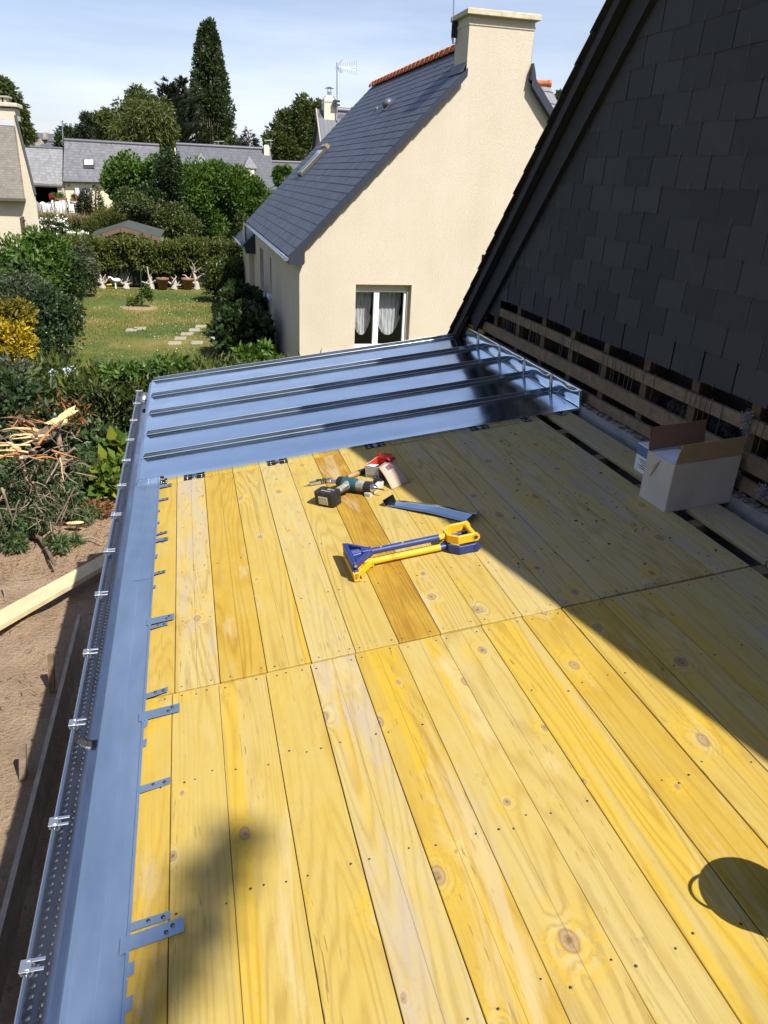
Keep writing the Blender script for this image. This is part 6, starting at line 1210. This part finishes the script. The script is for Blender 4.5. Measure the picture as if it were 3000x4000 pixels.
# tree added out of view; its branch is placed to shadow the near boards
t = plant('added_tall_tree', 'tall tree added behind the camera so its leafy branch shadows the near boards', 'tree', (3.2, -7.2, -4)); u_ = 2.7
def sh_(x, y, u): return np.array([x+.6*u, y-u, -1.5+.136*x+1.55*u])
PN = []
for (x, y, r) in ((.045,1.40,.05),(.01,1.35,.06),(-.04,1.29,.07),(-.06,1.20,.06),(-.11,1.12,.05),(-.15,1.02,.05),(-.20,.94,.06),(-.24,.85,.06)): PN.append(clump(sh_(x, y, 5.2+.2*rng.normal()), r, 80, .8))
foliage('leaves', PN, .05, .035, M['lf_laurel'], t, .3, 1.); a = sh_(-.25, .85, 5.2); m = MB(); m.tube([(3.2,-7.2,-4),(3.2,-7.2,3),(3.3,-6.6,6.0),tuple(a+np.array([.15,-.9,-.1])),tuple(a)], [.22,.16,.08,.03,.012], 8); m.build('trunk', M['bark'], t)
PN = []
for i in range(26): PN.append(clump(np.array([4.6,-8.6,8.5])+rng.normal(size=3)*np.array([.8,.8,1.4]), .6, 90))
foliage('crown', PN, .13, .07, M['lf_laurel'], t)
# ------------------------------------------------------------------ cut branches, torn trunk and boards on the bare earth
bp = plant('brush_heap', 'heap of cut green cypress branches piled on the bare earth', 'brush heap', (-2.4, 8, -3.7)); PN = []
def g_(px, py, z): return onpl(px, py, (0,0,z), (0,0,1))
for (px, py, z, r, nc, per) in ((60,1950,-3.35,(.42,.32,.25),14,150),(150,1980,-3.45,(.42,.3,.2),12,150),(40,2050,-3.5,(.38,.3,.18),12,150),(230,1960,-3.45,(.28,.25,.18),8,130),(110,1860,-3.2,(.4,.35,.25),12,140),(20,1850,-3.2,(.4,.35,.28),12,140),(310,1850,-3.45,(.32,.3,.2),10,140),(370,1800,-3.4,(.30,.3,.3),12,140),(60,2110,-3.6,(.16,.14,.08),5,100),(215,2130,-3.62,(.15,.14,.06),4,90),(340,2010,-3.62,(.25,.18,.07),5,80),(280,2110,-3.65,(.12,.12,.03),2,60)):
    PN += blob(g_(px, py, z), r, nc, int(per*1.8), .4, .3, -3.69)
foliage('foliage', PN, .075, .018, M['lf_cut'], bp, .6, .8, .25)
PN = []
for (px, py, z, r, nc) in ((60,1600,-2.75,(.5,.35,.45),16),(190,1700,-2.9,(.35,.3,.35),12),(30,1720,-3.0,(.45,.35,.35),14)): PN += blob(g_(px, py, z), r, nc, 50, .4, .3, -3.69)
foliage('ivy_leaves', PN, .10, .06, M['lf_dark'], bp)
V_tw = MB()
for i in range(170):
    px, py = -20+330*rng.random(), 1640+400*rng.random(); z_ = -3.42+.95*max(0, (2040-py)/400)*(.5+.5*rng.random()); p_ = g_(px, py, z_); d = rng.normal(size=3)*np.array([.16,.12,.10]); d[2] -= .10; r = .003+.006*rng.random()**2
    V_tw.tube([p_, p_+d*.5+rng.normal(size=3)*.02, p_+d], [r, r*.8, r*.4], 5, int(rng.random() < .5))
tag(V_tw.build('twigs', [M['barkp'], M['bark']], bp), kind='stuff')
for i in range(22):
    px, py = 20+240*rng.random(), 1760+260*rng.random(); b = g_(px, py+110, -3.62); e = g_(px+rng.normal()*40, py-60, -2.95); bow = rng.normal(size=3)*.13; m = MB(); r = .005+.008*rng.random(); m.tube([e+(b-e)*q_+bow*math.sin(q_*3.14)*(1+.3*math.sin(q_*9+i)) for q_ in np.linspace(0, 1, 9)], [r*(1.3-.1*k_) for k_ in range(9)], 6); m.build('branch', M['barkp'], bp)
for (p, q_, r) in (((60,1760),(95,1930),.028),((110,1740),(140,1900),.026),((225,1690),(235,1930),.030),((215,1640),(222,1760),.04),((130,1760),(165,1930),.018)):
    a, b = g_(*p, -2.75), g_(*q_, -3.45); m = MB(); md = (a+b)/2; m.tube([a, md+np.array([.05,0,.03]), b], [r, r*.9, r*.6], 8); m.build('limb', M['barkp'], bp)
t = thing('torn_trunk', 'splintered tree trunk with pale torn wood lying over the cut branches', 'trunk', g_(190, 1660, -2.7))
a, b = g_(140, 1725, -2.75), g_(282, 1610, -2.55); d = unit(b-a); 
def rag(p, q, r0, r1, n, w, mi_, nm):
    m = MB(); k_ = 16; V_ = []
    for i in range(n+1):
        f = i/n; c_ = p+(q-p)*f; ax = unit(q-p); s1_ = unit(np.cross(ax, [0,0,1])); s2_ = np.cross(ax, s1_)
        V_.append([tuple(c_+(s1_*math.cos(2*math.pi*j/k_)+s2_*math.sin(2*math.pi*j/k_))*(r0+(r1-r0)*f)*(1+w*math.sin(j*2.7+1.3*math.sin(i*.9)+j*j)+.15*rng.normal())+ax*.03*rng.normal()*(f > .8)) for j in range(k_+1)])
    for row in V_: row[-1] = row[0]
    m.grid(V_, smooth=False); m.build(nm, mi_, t)
rag(a-d*.08, a+(b-a)*.62, .07, .055, 10, .22, M['bark'], 'bark')
rag(a+(b-a)*.35+np.array([0,0,.03]), b, .058, .035, 10, .28, M['torn'], 'heartwood'); rag(b-d*.1, b+d*.05, .045, .03, 3, .4, M['torn'], 'broken_end')
for (p, q_, r, mt) in (((150,1685),(10,1680),.030,'torn'),((125,1700),(35,1712),.022,'torn'),((75,1755),(-10,1735),.032,'torn'),((110,1650),(145,1688),.018,'torno'),((70,1775),(-20,1800),.026,'torno'),((145,1790),(255,1805),.016,'torno'),((95,1640),(-10,1638),.022,'bark'),((180,1690),(290,1655),.016,'bark'),((150,1735),(250,1640),.020,'torno'),((258,1600),(232,1570),.010,'torno'),((235,1790),(250,1880),.012,'torn')):
    r *= .75; z = -2.62+.05*rng.normal(); A_, B_ = g_(*p, z), g_(*q_, z+.04*rng.normal()); m = MB(); n_ = 6; m.tube([A_+(B_-A_)*i/n_+rng.normal(size=3)*.005*(0 < i < n_)+np.array([0,0,.03*math.sin(i/n_*3.1)]) for i in range(n_+1)], [r*(1-.8*i/n_) for i in range(n_+1)], 6); m.build('splinter', M[mt], t)
for i in range(26):
    A_ = g_(40+200*rng.random(), 1640+150*rng.random(), -2.66); B_ = A_+rng.normal(size=3)*np.array([.22,.10,.06])+np.array([-.12,0,.02]); r = .006+.008*rng.random(); m = MB(); k_ = (B_-A_); m.tube([A_, A_+k_*.3+rng.normal(size=3)*.008, A_+k_*.7+rng.normal(size=3)*.01, B_], [r, r*1.1, r*.7, r*.15], 5); m.build('splinter', M[['torno','bark','barkp','torn'][i % 4]], t)
PN = []
for (px, py) in ((120,1620),(165,1600),(230,1580),(290,1580),(330,1610),(300,1640),(180,1590),(80,1640)): PN.append(clump(g_(px, py, -2.6), (.07,.07,.10), 26, .6))
foliage('dead_leaves', PN, .09, .025, M['lf_brown'], t, .5, .8, .4)
PN = []
for (px, py) in ((330,1990),(370,1975),(400,1990),(420,1985),(300,1975)): PN.append(clump(g_(px, py, -3.64), (.14,.12,.05), 70, .8))
o = foliage('leaf_litter', PN, .06, .03, M['lf_brown'], None, .3, 1.); tag(o, 'brown dead leaves and twigs littering the bare earth', 'leaf litter', kind='stuff')
for k, (pts, r, lab) in enumerate((([(105,2085),(160,2110),(185,2150),(215,2215)], .030, 'thick grey branch lying on the bare earth below the heap'), ([(160,2105),(200,2080),(150,2060)], .014, 'short forked twig on the earth beside the thick branch'), ([(300,2105),(360,2105),(400,2118)], .012, 'thin pale stick lying near the gutter on the earth'), ([(190,2070),(230,2100),(240,2120)], .018, 'bent branch half under the cut foliage'), ([(285,1920),(290,1960),(270,2010)], .020, 'upright stub of branch at the right of the heap'), ([(290,1920),(350,1900),(370,1885)], .012, 'thin branch leaning across the right of the heap'), ([(10,2290),(20,2330),(18,2345)], .008, 'tiny twig on the earth at the left edge'), ([(340,1965),(400,1950),(452,1942)], .010, 'long thin twig pointing at the gutter'))):
    z = -3.66; t = thing('fallen_branch', lab, 'branch', g_(*pts[0], z), 'branches lying on the bare earth'); m = MB(); m.tube([g_(*p, z)+np.array([0,0,.02*(i % 2)]) for i, p in enumerate(pts)], [r*(1-.6*i/len(pts)) for i in range(len(pts))], 7); m.build('wood', M['barkp'] if k else M['bark'], t)
PN = []
for i in range(900):
    px, py = -20+480*rng.random(), 1990+1100*rng.random()**1.6
    if rng.random() < .6: py = 1990+260*rng.random()
    PN.append(g_(px, py, -3.665))
P = np.array(PN); o = foliage('ground_litter', [(P, rng.normal(size=(len(P),3))*np.array([1,1,.15]))], .07, .007, M['lf_brown'], None, 1., .2); tag(o, 'short dry twigs and needles scattered on the bare earth', 'litter', kind='stuff')
t = thing('wood_chip', 'pale oval chip of split wood lying on the cut foliage', 'wood chip', g_(290, 2040, -3.6)); m = MB(); c = g_(292, 2042, -3.6); m.ball(c, (.10,.035,.015)); m.build('chip', M['torn'], t)
shrub('fig_plant', 'large yellow green lobed leaves growing beside the gutter', 430, 1880, 9.2, (.28,.3,.36), 10, 40, .15, .09, M['lf_fig'], base=-3.7, cat='plant')
shrub('fig_plant', 'small yellow green leaves touching the gutter higher up', 475, 1755, 9.6, (.16,.15,.14), 4, 18, .15, .09, M['lf_fig'], base=-3.7, cat='plant')
shrub('oleander_bush', 'dull green long leaved bush at the left end of the near hedge', 40, 1560, 10.2, (.62,.45,.50), 14, 60, .17, .035, M['lf_grey'], base=-3.7, lift=.3)
shrub('ivy_shrub', 'dark green shrub under the hedge behind the torn trunk', 380, 1760, 10.0, (.5,.3,.40), 12, 80, .10, .06, M['lf_cut'], base=-3.7)
c = at(235, 1450, 10.9); t = thing('hydrangea_blooms', 'pale blue and white flower heads showing above the near hedge', 'flowers', (c[0], c[1], -3.8)); o = foliage('flower_heads', [clump(at(205,1460,10.8), (.05,.05,.035), 70), clump(at(268,1452,10.9), (.07,.06,.045), 90), clump(at(283,1442,11.0), (.05,.05,.03), 50)], .035, .035, plain('pale_blue_petals', (.55,.62,.75), .7), t, .5, .9); tag(o, kind='stuff'); foliage('leaves', blob(c-np.array([0,0,.12]), (.3,.15,.12), 5, 40), .10, .06, M['lf_laurel'], t)
# planks
def gpl(px, py, z): return onpl(px, py, (0,0,z), (0,0,1))
M['pale'] = M['wood']
t = thing('scaffold_plank', 'long pale timber plank lying across the bare earth beside the gutter', 'plank', gpl(200, 2330, -3.6)); z = -3.56
a0, a1, b0, b1 = gpl(-60, 2415, z), gpl(-60, 2478, z), gpl(470, 2128, z), gpl(470, 2172, z); m = MB(); m.hexa([tuple(a1-[0,0,.05]), tuple(b1-[0,0,.05]), tuple(b0-[0,0,.05]), tuple(a0-[0,0,.05]), tuple(a1), tuple(b1), tuple(b0), tuple(a0)])
dl = unit(b0-a0); an = math.atan2(dl[1], dl[0])-math.pi/2; o = m.build('plank', plain('weathered_pale_plank', (.55,.44,.26), .75, 0, .14, 7, .3, 60), t, bevel=.004)
t = thing('shuttering_board', 'grey weathered board standing on edge along the bare earth', 'board', gpl(230, 2800, -3.7)); zt_ = -3.42
A0, A1 = gpl(303, 2398, zt_), gpl(70, 3300, zt_); ex = A1+(A1-A0)*.9; w_ = np.array([.028,0,0]); m = MB(); m.hexa([tuple(A0-[0,0,.24]), tuple(A0+w_-[0,0,.24]), tuple(ex+w_-[0,0,.24]), tuple(ex-[0,0,.24]), tuple(A0), tuple(A0+w_), tuple(ex+w_), tuple(ex)]); m.build('board', plain('grey_old_board', (.36,.30,.235), .85, 0, .25, 10, .4, 60), t)
for (px, py, pb_, lab) in ((195, 2560, 2690, 'short wooden stake beside the standing board'), (80, 2935, 3060, 'nearer wooden stake beside the standing board')):
    a, b = gpl(px, py, -3.38), gpl(px+8, pb_, -3.70); t = thing('stake', lab, 'stake', b, 'stakes holding the standing board'); c = (a+b)/2; m = MB(); m.hexa([(b[0]-.02, b[1]-.02, -3.72), (b[0]+.02, b[1]-.02, -3.72), (b[0]+.02, b[1]+.02, -3.72), (b[0]-.02, b[1]+.02, -3.72), (a[0]-.02, b[1]-.02, -3.38), (a[0]+.02, b[1]-.02, -3.38), (a[0]+.02, b[1]+.02, -3.40), (a[0]-.02, b[1]+.02, -3.40)]); m.build('wood', M['batten'] if 'short' in lab else M['barkp'], t)
